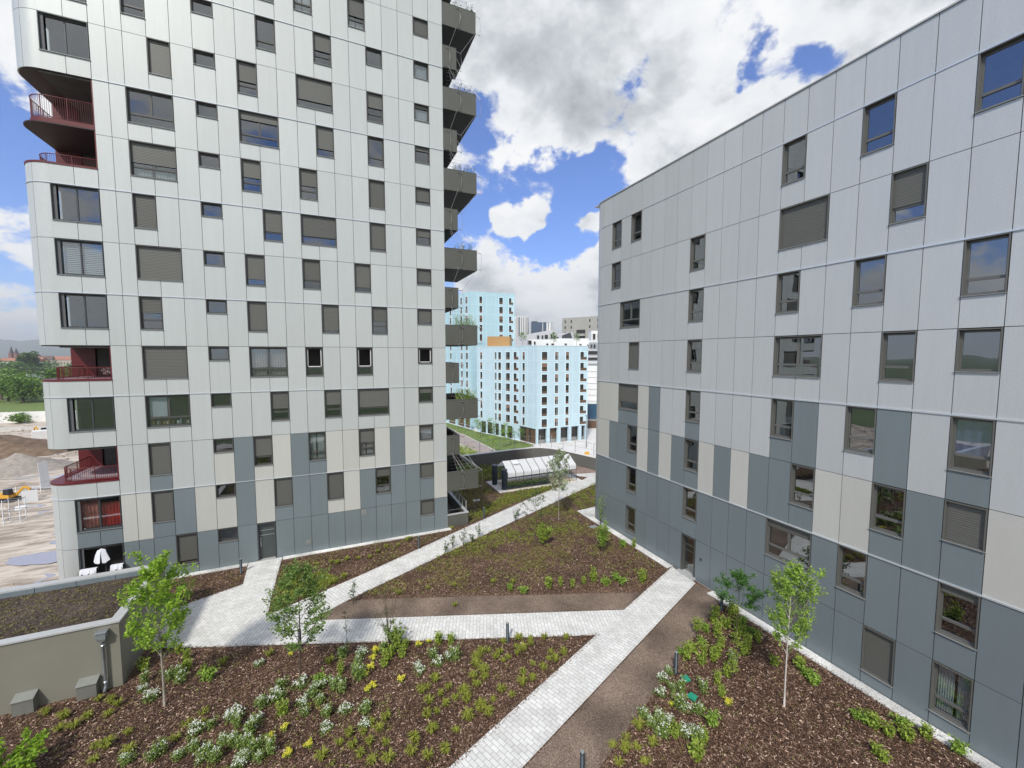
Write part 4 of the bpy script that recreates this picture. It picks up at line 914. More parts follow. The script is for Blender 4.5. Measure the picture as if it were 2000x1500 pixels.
place(P_leaf, [[10.64,19.01],[11.28,18.87],[11.8,18.5],[12.59,18.57],[13.34,18.66],[13.62,17.97],[15.65,17.35],[9.14,19.14],[8.58,19.66],[13.26,18.55],[13.62,17.97],[14.47,18.16],[15.77,17.44],[14.55,17.7],[18.01,20.83],[17.47,21.27],[16.99,13.65],[16.36,13.19],[15.51,12.97],[15.7,12.5],[14.65,12.42],[15.15,11.86],[16.61,12.77],[17.91,13.24],[17.59,13.27],[17.58,12.65],[16.71,12.25],[16.12,11.86],[15.77,11.17],[16.3,11.44],[13.25,11.96],[13.9,12.16],[14.3,11.98],[13.66,11.55],[14.26,11.44],[14.66,11.58],[13.34,12.33],[17.3,11.8],[16.35,10.28],[14.03,10.65],[13.33,10.54],[13.05,10.08],[10.16,9.55],[11.7,9.34],[10.43,8.9],[10.26,8.7],[10.87,8.99],[17.22,12.12],[17.01,11.47],[16.69,11.98],[-5.84,20.4],[-5.63,19.78],[-4.92,19.1],[-4.73,18.8],[-7.27,20.43],[-7.05,21.76],[-6.28,21.08],[-1.9,15.85],[0.02,16.99],[2.28,17.47],[2.66,17.47],[1.91,17.14],[4.05,17.16],[4.55,16.94],[1.66,16.7],[2.41,16.92],[-0.72,16.75],[16.56,7.49],[16.65,7.23],[16.7,7.05],[16.72,6.69],[17.6,6.68],[17.08,6.37],[17.81,6.11],[15.59,6.47],[15.52,6.26],[17.15,9.75],[16.94,9.37],[16.82,9.06],[18.06,5.44]], 'small upright yellow green leafy shrub', 'shrub', .9, 1.45, 'leafy shrubs')
for lib in (P_tuft,P_white,P_yel,P_leaf,P_small):
    for o in lib:
        for ch in list(o.children): bpy.data.objects.remove(ch)
        bpy.data.objects.remove(o)
# weeds and seedlings nobody could count: one ground cover object per kind
def inpoly(x, y, poly):
    c_ = False; n = len(poly)
    for i in range(n):
        x1,y1 = poly[i]; x2,y2 = poly[(i+1)%n]
        if (y1 > y) != (y2 > y) and x < (x2-x1)*(y-y1)/(y2-y1)+x1: c_ = not c_
    return c_
B_near = [(-7.3,5),(-6,7.8),(3.0,11.8),(10.6,14.8),(-6.4,21.2),(-7.5,19.5),(-16,19.5),(-16,5)]
B_tri = [(1.2,22.4),(12.4,17.9),(15.3,16.8),(17.9,18.1),(17.9,28),(18.4,30.2),(10.6,27.0)]
B_tower = [(-3.0,22.7),(-3.0,28.3),(7.6,28.3),(9.2,28.9),(9.2,37),(8,43),(14,43.2),(14,38.2),(13.8,34.2),(22.4,34.3),(14.8,31.6),(8.7,28.5),(1.1,24.6)]
B_right = [(7.6,9.7),(17.7,14),(17.9,14),(17.9,1),(0,1),(0,6.5)]
B_small = [(-7.4,25.1),(-5.0,26.2),(-5.1,28.3),(-7.6,28.3),(-10,28.3),(-10,25)]
B_far = [(19,30.9),(27,34.6),(27.8,32),(22,28.1),(18.5,27.9)]
gc = MB(); gk = MB()
def scatter(poly, count, dens, mb, ls=.07, hmax=.16):
    xs = [p[0] for p in poly]; ys = [p[1] for p in poly]; n = 0; tries = 0
    while n < count and tries < count*30:
        tries += 1
        x = rnd.uniform(min(xs),max(xs)); y = rnd.uniform(min(ys),max(ys))
        if not inpoly(x,y,poly): continue
        if dens(x,y) < rnd.random(): continue
        n += 1; k = rnd.randint(5,16); r_ = rnd.uniform(.03,.12); h = rnd.uniform(.03,hmax)
        for _ in range(k): mb.leaf((x+rnd.gauss(0,r_),y+rnd.gauss(0,r_),rnd.random()*h+.01), ls)
nz = lambda x,y,s=.5,o=0: max(0,min(1,.5+1.6*noise.noise(Vector((x*s,y*s,o)))))
scatter(B_near, 750, lambda x,y: .4*nz(x,y), gc, .055, .10)
scatter([(-5,11),(2.5,12.5),(1.5,15.5),(-4,16.5)], 120, lambda x,y: nz(x,y,.9,3), gk, .06, .2)
scatter(B_tri, 2300, lambda x,y: nz(x,y,.6)*(.25 if y < 21 else .8), gc, .065, .13)
scatter(B_tri, 500, lambda x,y: 1 if y > 24.5 and nz(x,y,.5,4) > .5 else .05, gk, .09, .4)
scatter(B_tower, 2100, lambda x,y: nz(x,y,.5,2)*(.9 if y > 31 or x > 8 else .5), gc, .07, .2)
scatter(B_right, 500, lambda x,y: .3*nz(x,y,.7,5), gc, .05, .09)
scatter(B_small, 160, lambda x,y: .7, gc, .05, .08)
scatter(B_far, 700, lambda x,y: 1, gk, .1, .4)
scatter([(9.3,30.2),(13.8,33.0),(14.2,34.0),(21,34.2),(14.9,31.9),(10,29.6)], 500, lambda x,y: 1, gk, .1, .4)
scatter([(-3.0,22.8),(-2.9,26.2),(-.6,25.6),(.2,24.4),(-1.2,23.6)], 1000, lambda x,y: 1, gk, .07, .22)
scatter([(8.5,34),(13.4,38.4),(18.4,38.3),(18.8,43.4),(8.2,43.2)], 1500, lambda x,y: nz(x,y,.6,8)+.2, gk, .12, .55)
scatter([(8.5,31),(13.6,35),(13.6,39),(8.5,43)], 900, lambda x,y: nz(x,y,.7,9), gc, .10, .4)
tag(gc.build('ground_cover', cover_m), 'thin olive and yellow green ground cover scattered over the mulch beds', 'ground cover', kind='stuff')
tag(gk.build('grass_cover', leafmat('lush_cover_leaves',(.13,.17,.02),(.36,.42,.07),.35)), 'taller yellow green grass and ground cover in drifts by the paths', 'grass', kind='stuff')
ch = MB()
def chips(poly, count, near):
    xs = [p[0] for p in poly]; ys = [p[1] for p in poly]; n = 0
    while n < count:
        x = rnd.uniform(min(xs),max(xs)); y = rnd.uniform(min(ys),max(ys))
        if not inpoly(x,y,poly): continue
        n += 1; th = rnd.uniform(0,math.pi); l = rnd.uniform(.02,.055); w = rnd.uniform(.007,.017)
        d_ = Vector((math.cos(th),math.sin(th),rnd.uniform(-.35,.35)))*l; q = Vector((-math.sin(th),math.cos(th),rnd.uniform(-.5,.5)))*w; c_ = Vector((x,y,.022+rnd.random()*.012))
        i = len(ch.v); ch.v += [tuple(c_-d_-q),tuple(c_+d_-q),tuple(c_+d_+q),tuple(c_-d_+q)]; ch.f.append((i,i+1,i+2,i+3)); ch.m.append(0); ch.sm.append(False)
chips([(-7.3,8),(-6,9),(3.0,11.8),(10.6,14.8),(-6.4,21.2),(-7.5,19.6),(-12,19.6),(-12,10)], 46000, 1)
chips([(4.5,7.5),(7.6,9.7),(17.7,14),(17.9,14),(17.9,4)], 30000, 1)
chips(B_tri, 15000, 0); chips(B_tower[:4]+B_tower[-2:], 7000, 0); chips(B_small, 2500, 0)
for a,b in (((-6.5,21.42),(10.7,14.72)),((3.0,11.55),(10.8,14.75)),((7.3,9.75),(17.6,14.0)),((1.2,24.45),(14.8,31.4)),((.4,22.1),(10.4,27.0)),((-7.5,25.0),(-4.8,26.1)),((-3.15,22.6),(-3.1,28.3)),((13.4,15.9),(18.1,17.8)),((18.1,5),(18.1,14.8))):
    L0 = math.dist(a,b)
    for _ in range(int(L0*55)):
        t_ = rnd.random(); x = a[0]+(b[0]-a[0])*t_+rnd.gauss(0,.07); y = a[1]+(b[1]-a[1])*t_+rnd.gauss(0,.07); th = rnd.uniform(0,math.pi); l = rnd.uniform(.012,.035); w = rnd.uniform(.005,.011)
        d_ = Vector((math.cos(th),math.sin(th),0))*l; q = Vector((-math.sin(th),math.cos(th),0))*w; c_ = Vector((x,y,.047))
        i = len(ch.v); ch.v += [tuple(c_-d_-q),tuple(c_+d_-q),tuple(c_+d_+q),tuple(c_-d_+q)]; ch.f.append((i,i+1,i+2,i+3)); ch.m.append(0); ch.sm.append(False)
tag(ch.build('wood_chips', chip_m), 'loose brown bark chips strewn over the planting beds', 'bark chips', kind='stuff')

# ------------------------------------------------------------ trees
def tree(name, loc, h, clear, cr, label, cat, lmat_, bmat, limbs=16, leaves=1, ls=.12, trunk_r=.035, narrow=1, lean=(0,0), up=.75, group=None, twig_leaf=9, shape=1.0):
    """young tree: tapering leader, ascending limbs with side twigs, leaves set along every twig"""
    root = empty(name, loc, 0, label=label, cat=cat, group=group)
    tk = MB(); cw_ = MB()
    n = 9; lead = [Vector((lean[0]*t*t+.03*math.sin(t*5+loc[0]), lean[1]*t*t+.03*math.cos(t*4), h*t)) for t in [i/n for i in range(n+1)]]
    tk.tube(lead, [trunk_r*(1-.86*i/n) for i in range(n+1)], 8)
    def at(z):
        t = min(max(z/h,0),.999)*n; i = int(t); return lead[i].lerp(lead[i+1], t-i)
    def leafrun(a, b, cnt):
        for _ in range(cnt):
            p = a.lerp(b, rnd.uniform(.1,1.05))
            for _k in range(leaves): cw_.leaf(p+Vector((rnd.gauss(0,.05),rnd.gauss(0,.05),rnd.gauss(0,.05)))*ls/.1, ls)
    for i in range(limbs):
        f = (i+.5*rnd.random())/limbs; z = clear+(h*.93-clear)*f
        prof = math.sin(math.pi*min(1,(.28+.72*f)))**.7*shape if f < .95 else .25
        L = cr*prof*rnd.uniform(.75,1.2); th = i*2.399+rnd.uniform(-.4,.4)
        b0 = at(z); d = Vector((math.cos(th),math.sin(th),0))
        upk = up*rnd.uniform(.7,1.3)
        mid = b0+d*L*.55+Vector((0,0,L*upk*.45)); tip = b0+d*L+Vector((0,0,L*upk*1.15))
        tk.tube([b0,mid,tip],[trunk_r*.38*(1-f*.5),trunk_r*.22,.004],5,cap=False)
        leafrun(mid,tip,int(twig_leaf*1.3)); leafrun(b0.lerp(mid,.35),mid,int(twig_leaf*.6))
        for j in range(5):
            q = rnd.uniform(.3,.95); s0 = b0.lerp(mid,q*2) if q < .5 else mid.lerp(tip,(q-.5)*2)
            a2 = th+rnd.choice((-1,1))*rnd.uniform(.5,1.3); l2 = L*rnd.uniform(.22,.45); s1 = s0+Vector((math.cos(a2)*l2,math.sin(a2)*l2,l2*rnd.uniform(.2,.9)))
            tk.tube([s0,s1],[.006,.003],3,cap=False); leafrun(s0,s1,twig_leaf)
    leafrun(at(h*.9), lead[-1], twig_leaf*2)
    tk.build('trunk', bmat, root); cw_.build('crown', lmat_, root)
    return root
TR = {'L':[-5.89,17.96],'two':[-1.39,17.12],'R':[14.69,8.81],'mid':[12.42,24.12],'pale':[15.82,26.78],'dark':[16.2,10.66],'bare':[2.04,18.09],'thin':[0.31,18.86],'will':[15.66,20.95],'bush':[12.71,23.49],'bushTL':[-8.88,16.04],'willL':[18.69,32.8]}
g3 = lambda k: (TR[k][0],TR[k][1],0)
tree('young_maple', g3('L'), 5.5, 1.75, .98, 'young tree with dense bright green crown and pale trunk, beside the pavilion', 'tree', leaf_bright, bark, 28, 3, .105, .042, twig_leaf=12, up=1.4)
tree('young_tree', g3('two'), 5.0, 1.45, 1.15, 'young tree with sparse small dark leaves standing before the paved plaza', 'tree', leafmat('olive_green_leaves',(.08,.15,.03),(.24,.36,.09),.4), bark_d, 32, 2, .105, .036, twig_leaf=11, up=.5)
tree('young_tree', g3('R'), 5.4, 1.9, .74, 'young tree with light green crown and white trunk in the right bed', 'tree', leaf_mid, simple('pale_bark',(.50,.47,.42),.9), 24, 3, .09, .032, twig_leaf=12, up=1.9)
tree('young_tree', (15.8,11.6,0), 3.5, 1.9, .95, 'dark green feathery tree beside the slate wall, behind the light green one', 'tree', leafmat('feathery_leaves',(.04,.12,.02),(.11,.24,.05),.35), bark_d, 15, 2, .09, .02, twig_leaf=14, up=.35)
tree('young_tree', g3('mid'), 3.8, 1.5, 1.2, 'thin young tree with tiny dark leaves at the lower edge of the diagonal path', 'tree', leaf_dark, bark_d, 14, 1, .10, .022, twig_leaf=7, up=.5)
tree('young_tree', g3('pale'), 5.7, 2.0, .75, 'slender young tree with silvery green crown in front of the greenhouse', 'tree', leaf_pale, bark, 20, 2, .12, .03, twig_leaf=12, up=1.2)
tree('young_tree', g3('willL'), 3.2, .9, .9, 'thin leafy sapling overlapping the foot of the greenhouse', 'tree', leaf_dark, bark_d, 12, 1, .10, .018, twig_leaf=5, up=.7)
tree('young_tree', (10.6,36.8,0), 3.6, 1.4, 1.2, 'thin sapling by the dark courtyard wall, left of the greenhouse', 'tree', leaf_dark, bark_d, 10, 1, .10, .018, twig_leaf=4, up=.7)
def bare(loc, stems, h, sp, lf, label, mat=leaf_dark, ls=.05, name='twiggy_shrub', r=.009):
    root = empty(name, loc, 0, label=label, cat='shrub'); st = MB(); lv = MB()
    for _ in range(stems):
        th = rnd.uniform(0,6.28); d = Vector((math.cos(th),math.sin(th),0))*sp*rnd.uniform(.1,1); hh = h*rnd.uniform(.6,1.05)
        pts = [Vector((0,0,0))+d*(t**1.4)+Vector((rnd.gauss(0,.01),rnd.gauss(0,.01),hh*t)) for t in (0,.3,.6,1)]
        st.tube(pts,[r,r*.75,r*.5,r*.2],4,cap=False)
        for j in range(7):
            t = rnd.uniform(.25,.95); b0 = pts[0].lerp(pts[-1],t); e = b0+Vector((rnd.uniform(-.2,.2),rnd.uniform(-.2,.2),rnd.uniform(.05,.3)))*max(.5,h/2)
            st.tube([b0,e],[r*.3,r*.15],3,cap=False)
            for _k in range(lf): lv.leaf(b0.lerp(e,rnd.uniform(.2,1))+Vector((rnd.gauss(0,.02),rnd.gauss(0,.02),0)), ls)
    st.build('stems', bark_d, root)
    if lf: lv.build('foliage', mat, root)
    return root
bare(g3('bare'), 20, 2.4, .95, 3, 'bare twiggy multi stemmed shrub standing before the cross path')
bare(g3('thin'), 2, 1.5, .06, 12, 'single thin leafy stem rising before the cross path')
bare(g3('will'), 26, 2.1, .6, 14, 'willowy pale green shrub beside the white strip along the right building', leaf_mid, .08, 'willowy_shrub')
bare((19.0-1.2,24.2,0), 8, 2.8, .5, 6, 'tall see-through sapling against the slate wall beside the white strip', leaf_mid, .08)
bare(g3('bush'), 26, 1.5, .75, 14, 'rounded leafy green bush at the upper edge of the triangular bed', shrub_m, .09, 'leafy_bush')
bare((2.3,17.8,0), 26, .9, .6, 12, 'low green bush at the foot of the twiggy shrub', bush_m, .08, 'leafy_bush')
bare((TR['bushTL'][0]-.5,TR['bushTL'][1]+.1,0), 70, 1.15, 1.5, 26, 'large lush green bush at the bottom left corner of the photo', leaf_bright, .11, 'lush_bush')
bare((14.0,10.4,0), 5, 1.9, .35, 10, 'thin pale stemmed shrub left of the white trunked tree', shrub_m, .07)
bare((14.9,12.9,0), 10, 1.0, .3, 8, 'small leafy shrub below the bollard by the slate wall', shrub_m, .07)
for i,(x,y) in enumerate([[7.02,25.54],[7.8,25.67],[8.47,25.86],[6.44,25.18],[12.63,27.98],[9.14,26.42],[0.73,21.75],[13.18,28.6]]): bare((x,y,0), 5, rnd.uniform(.8,1.3), .3, 4, ['tall thin weed leaning over the diagonal path','tall thin weed beside the tower end of the diagonal path','thin stalk with dark leaves at the edge of the diagonal path','spindly weed at the left of the diagonal path weeds','single dark leaved stalk halfway up the diagonal path','spindly weed right of the path side weeds','small twiggy sapling before the brown gravel','dark stalk at the upper end of the diagonal path'][i], leaf_dark, .09, 'tall_weed')

# ============================================================ STREET LEVEL (z = -10.25) AND THE BLUE BUILDINGS
SZ = -10.25
mb = MB(); mb.poly([(-4000,-800,SZ-.03),(9000,-800,SZ-.03),(9000,9000,SZ-.03),(-4000,9000,SZ-.03)]); struct(mb.build('ground', noisecol('distant_fields',[(.3,(.07,.11,.04)),(.7,(.12,.16,.07))],.02,bump=0)))
mb = MB(); mb.poly([(28,45,SZ),(120,45,SZ),(120,160,SZ),(20,160,SZ),(10,100,SZ),(7,46,SZ)]); struct(mb.build('street', street_m))
mb = MB(); mb.prism([(36.2,81.2),(41.3,82.5),(46.9,92.3),(45.0,99.3),(39.2,115.8),(38.6,120.4),(34.9,137),(33,137),(34.5,113.5)],SZ,SZ+.12); struct(mb.build('lawn', lawn_m))
mb = MB(); mb.prism([(30.2,81),(36.0,81.2),(34.3,113.5),(32.6,140),(29,140),(30.5,113)],SZ,SZ+.05); struct(mb.build('walkway', walk_m))
mb = MB(); mb.prism([(8,46),(24,46),(30,60),(30.0,81),(30.2,113),(28,140),(14,140),(9,80)],SZ,SZ+.03); struct(mb.build('sandy_ground', dirt_w))
mb = MB()
for _ in range(1600):
    x = rnd.gauss(26.5,1.8); y = rnd.gauss(88,7)
    for q in range(5): mb.leaf((x+rnd.gauss(0,.25),y+rnd.gauss(0,.25),SZ+.05+rnd.random()*.4),.4)
tag(mb.build('weeds', shrub_m), 'patch of green weeds on the sandy ground beyond the dark wall', 'weeds', kind='stuff')
mb = MB(); mb.prism([(36.0,80.9),(36.2,81.15),(34.5,113.4),(34.3,113.4)],SZ,SZ+.16); mb.prism([(36.2,81.0),(36.3,81.3),(47.1,92.4),(47.3,92.2)],SZ,SZ+.16); struct(mb.build('kerb', concrete))
# low wall fence posts beyond the garden wall
fp = empty('boundary_fence', (19,46.5,SZ), 0, label='wire fence of thin posts running just beyond the dark garden wall', cat='fence')
pts = [(8,45.6),(19,46.6),(23,46.6),(25.5,45.2),(27,42),(29.5,34)]
f1 = MB(); f2 = MB()
for a,b in zip(pts,pts[1:]):
    n = max(2,int(math.dist(a,b)/2.4))
    for i in range(n):
        x = a[0]+(b[0]-a[0])*i/n; y = a[1]+(b[1]-a[1])*i/n; f1.tube([(x-19,y-46.5,0),(x-19,y-46.5,12.75)],.035,5)
    for z in (11.9,12.6): f2.tube([(a[0]-19,a[1]-46.5,z),(b[0]-19,b[1]-46.5,z)],.012,4)
f1.build('posts', sill_m, fp); f2.build('wires', cable_m, fp)

def far_window(P, par, u0, u1, z0, z1, low=.32, kind='std', recess=.25):
    w = MB(); t = .17
    pbox(w,P,u0-t,u0,z0-t,z1+t,.0,.05); pbox(w,P,u1,u1+t,z0-t,z1+t,.0,.05); pbox(w,P,u0,u1,z1,z1+t,.0,.05); pbox(w,P,u0,u1,z0-t,z0,.0,.05)
    o = w.build('window', pool_l, par)
    g = MB(); pbox(g,P,u0,u1,z0,z1,.008,.012,0)
    k = rnd.random()
    if kind == 'loggia':
        pbox(g,P,u0,u1,z0,z0+(z1-z0)*.36,.012,.022,1); pbox(g,P,u0+(u1-u0)*.55,u1,z0+(z1-z0)*.36,z1,.012,.016,2)
    else:
        pbox(g,P,u0,u1,z0,z0+(z1-z0)*.3,.012,.02,1)
        if k < .2: pbox(g,P,u0+.04,u1-.04,z0+(z1-z0)*.5,z1-.04,.012,.016,3)
    g.build('pane', [FG, wood_d, pool_c if kind == 'loggia' else FG, simple_wood], o)
    return o
FG, _nt, _b = M('dark_far_glass'); _b.inputs['Base Color'].default_value = (.03,.028,.026,1); _b.inputs['Roughness'].default_value = .12
simple_wood = simple('brown_shutter', (.20,.12,.08), .7)
bb = empty('blue_block', (50,100,SZ), 0, label='pale blue grid panelled apartment block with colonnaded ground floor, between the two near buildings', cat='apartment building')
OX,OY = 50,100
def L3(x,y,z): return (x-OX,y-OY,z-SZ)
def mapper(A, B, o):
    A = Vector(A); d = (Vector(B)-A); L = d.length; d /= L; nrm = Vector((d.y,-d.x))
    if nrm.dot(A) > 0: nrm = -nrm
    return lambda u,dd,z: (A.x+d.x*u+nrm.x*dd-o[0], A.y+d.y*u+nrm.y*dd-o[1], z-o[2])
Aa,Ab,Bb,Cc = (39.9,116.),(46.0,99.5),(47.8,92.5),(63.2,92.5)
PA = mapper(Aa,Ab,(OX,OY,SZ)); PB = mapper(Ab,Bb,(OX,OY,SZ)); PC = mapper(Bb,Cc,(OX,OY,SZ))
mb = MB(); foot = [Aa,Ab,Bb,Cc,(63.2,116.)]
up_ = [(x-OX,y-OY) for x,y in foot]
mb.prism(up_, -6.65+.35-SZ+.0, 15.09-SZ); 
def shrink(p, q): cx_,cy_ = 53-OX,105-OY; return (cx_+(p[0]-cx_)*q, cy_+(p[1]-cy_)*q)
# ground storey: wall on A, piers with openings on B and C
pbox(mb,PA,0,17.59,-10.25,-6.3,-.4,0)
for a,b in ((0,.3),(6.9,7.23)): pbox(mb,PB,a,b,-10.25,-6.3,-.5,0)
gC = [(48.31, 50.7), (51.68, 53.9), (54.91, 57.26), (58.21, 60.46), (61.36, 62.59)]
e = [47.8]+[v for g_ in gC for v in g_]+[63.2]
for a,b in zip(e[0::2],e[1::2]): pbox(mb,PC,a-47.8,b-47.8,-10.25,-6.3,-.6,0)
mb.build('wall', pool_c, bb)
mb = MB(); q = [shrink(p,.86) for p in up_]; mb.prism(q, .05, 3.9); mb.build('ground_floor_screen', [wood_d], bb)
mb = MB()
for P_,L_ in ((PA,17.59),(PB,7.23),(PC,15.4)):
    for i in range(8):
        z = 13.9-2.88*i+.25; pbox(mb,P_,0,L_,z-.03,z+.03,.0,.03)
    u = 1.2
    while u < L_: pbox(mb,P_,u-.03,u+.03,-6.2,14.9,.0,.028); u += 2.35
    pbox(mb,P_,-.05,L_+.05,15.0,15.12,-.3,.06)
mb.build('joint_grid', pool_l, bb)
rows = [13.49-2.883*i for i in range(7)]
for P_,cols,off in ((PA,[(7.99,8.73,''),(9.5,10.66,''),(12.54,14.17,''),(15.68,17.5,'loggia'),(1.6,2.5,'')],0),(PB,[(1.63,2.5,'')],0),(PC,[(1.4,2.95,''),(5.26,6.23,''),(8.49,9.43,''),(12.85,14.96,'loggia')],0)):
    for a,b,kd in cols:
        for z in rows: far_window(P_, bb, a, b, z-2.07, z, kind=kd or 'std')
for a,b in ((8.3,9.6),(10.6,12.2),(13.2,15.1),(2,4),(4.8,6.8)):
    g = MB(); pbox(g,PA,a,b,-10.1,-6.8,.01,.02); g.build('shop_window', FG, bb)
g = MB(); pbox(g,PB,.3,6.9,-10.2,-6.5,-.35,-.3,0); pbox(g,PB,.4,2.6,-10.1,-6.6,-.3,-.28,1); pbox(g,PB,4.0,4.6,-10.1,-6.6,-.3,-.28,1); g.build('shop_window', [wood_d, FG], bb)
for i,(a,b) in enumerate(gC):
    g = MB(); pbox(g,PC,a-47.8,b-47.8,-10.2,-6.4,-.9,-.85,0 if i in (1,) else 1); pbox(g,PC,a-47.8,b-47.8,-10.2,-9.3,-.84,-.82,2); g.build('shop_window', [wood_d, FG, sill_m], bb)
ph = MB(); ph.prism([(41.8-OX,112.2-OY),(43.6-OX,110.6-OY),(47.4-OX,108.9-OY),(50-OX,113-OY),(44-OX,115.5-OY)], 15.1-SZ, 18.0-SZ); ph.build('timber_penthouse', wood, bb)
# blue tower behind
tb = empty('blue_tower', (46,128,SZ), 0, label='taller pale blue tower rising behind the blue block', cat='apartment building')
o_ = (46,128,SZ); Ta,Tb,Tc = (35.5,137.),(39.6,120.5),(54.3,120.5)
QL = mapper(Ta,Tb,o_); QR = mapper(Tb,Tc,o_)
mb = MB(); mb.prism([(x-46,y-128) for x,y in (Ta,Tb,Tc,(54.3,137))], 0, 32.0-SZ); mb.build('wall', simple('pale_blue_concrete_far',(.42,.61,.68),.6,0,.05,.4), tb)
mb = MB()
for P_,L_ in ((QL,17.0),(QR,14.7)):
    for i in range(15): z = 31.0-2.88*i; pbox(mb,P_,0,L_,z-.03,z+.03,.0,.03)
    u = 2.0
    while u < L_: pbox(mb,P_,u-.03,u+.03,-6.2,31.8,.0,.028); u += 3.1
mb.build('joint_grid', pool_l, tb)
for i in range(13):
    z = 30.57-2.87*i
    for a,b in ((4.08,5.0),(10.88,12.01),(13.94,15.16)): far_window(QL, tb, a, b, z-2.07, z)
for i in range(5):
    z = 30.57-2.87*i
    for a,b,kd in ((2.75,3.66,''),(9.31,10.53,''),(12.63,14.1,'loggia')): far_window(QR, tb, a, b, z-2.07, z, kind=kd or 'std')
for a,b in ((3,7),(9,12.5),(13.5,16)):
    g = MB(); pbox(g,QL,a,b,-10.1,-6.9,.01,.02); g.build('shop_window', wood_d, tb)
# roof terrace trees on the blue block
for i,(x,y,h,l) in enumerate(((47.6,100.5,3.6,'small tree on the roof of the blue block, nearest the timber penthouse'),(55.2,97,3.8,'small tree in the middle of the blue block roof'),(61.0,94.8,3.4,'pale small tree at the right end of the blue block roof'))):
    tree('roof_tree', (x,y,15.1), h, 1.0, 1.0, l, 'tree', leaf_far if i < 2 else leaf_pale, bark_d, 10, 1, .3, .04, twig_leaf=4)
# trees on the lawn by the blue block
for i,(x,y,h) in enumerate(((35.5,122,5),(37.2,117,5.5),(38.3,111,4.5),(37.4,106,4.5),(40.5,106.5,5.5),(39.4,100.5,5),(42.2,99.5,5.0),(41.5,94.5,4.5),(38.5,92,4.8),(43.8,93.5,4.2),(34,88,4))):
    tree('lawn_tree', (x,y,SZ+.1), h, 1.4, 1.3, 'slim young tree on the lawn beside the blue block', 'tree', leaf_far if i % 2 else leaf_mid, bark_d, 10, 1, .28, .05, twig_leaf=4, group='young trees on the lawn by the blue block')
# street things to the right of the blue block
lp = empty('street_lamp', (57.5,84.5,SZ), 0, label='tall thin dark street lamp before the blue block colonnade', cat='street lamp')
mb = MB(); mb.tube([(0,0,0),(0,0,8)],[.09,.06],8); mb.build('pole', frame_d, lp)
mb = MB(); mb.box((-.35,-.12,7.9),(.35,.12,8.02)); mb.build('lamp_head', frame_d, lp)
mb = MB(); mb.extr([(53,78,SZ),(53,78.7,SZ),(53,78.35,SZ+.7)],(1.2,.2,0)); tag(mb.build('yellow_barrier', yellow_m), 'small yellow barrier on the pale street beyond the garden', 'barrier')
tb2 = MB(); tb2.box((62,86,SZ),(66,87,SZ+.45)); tag(tb2.build('street_planter', concrete), 'long pale concrete planter on the street right of the blue block', 'planter')

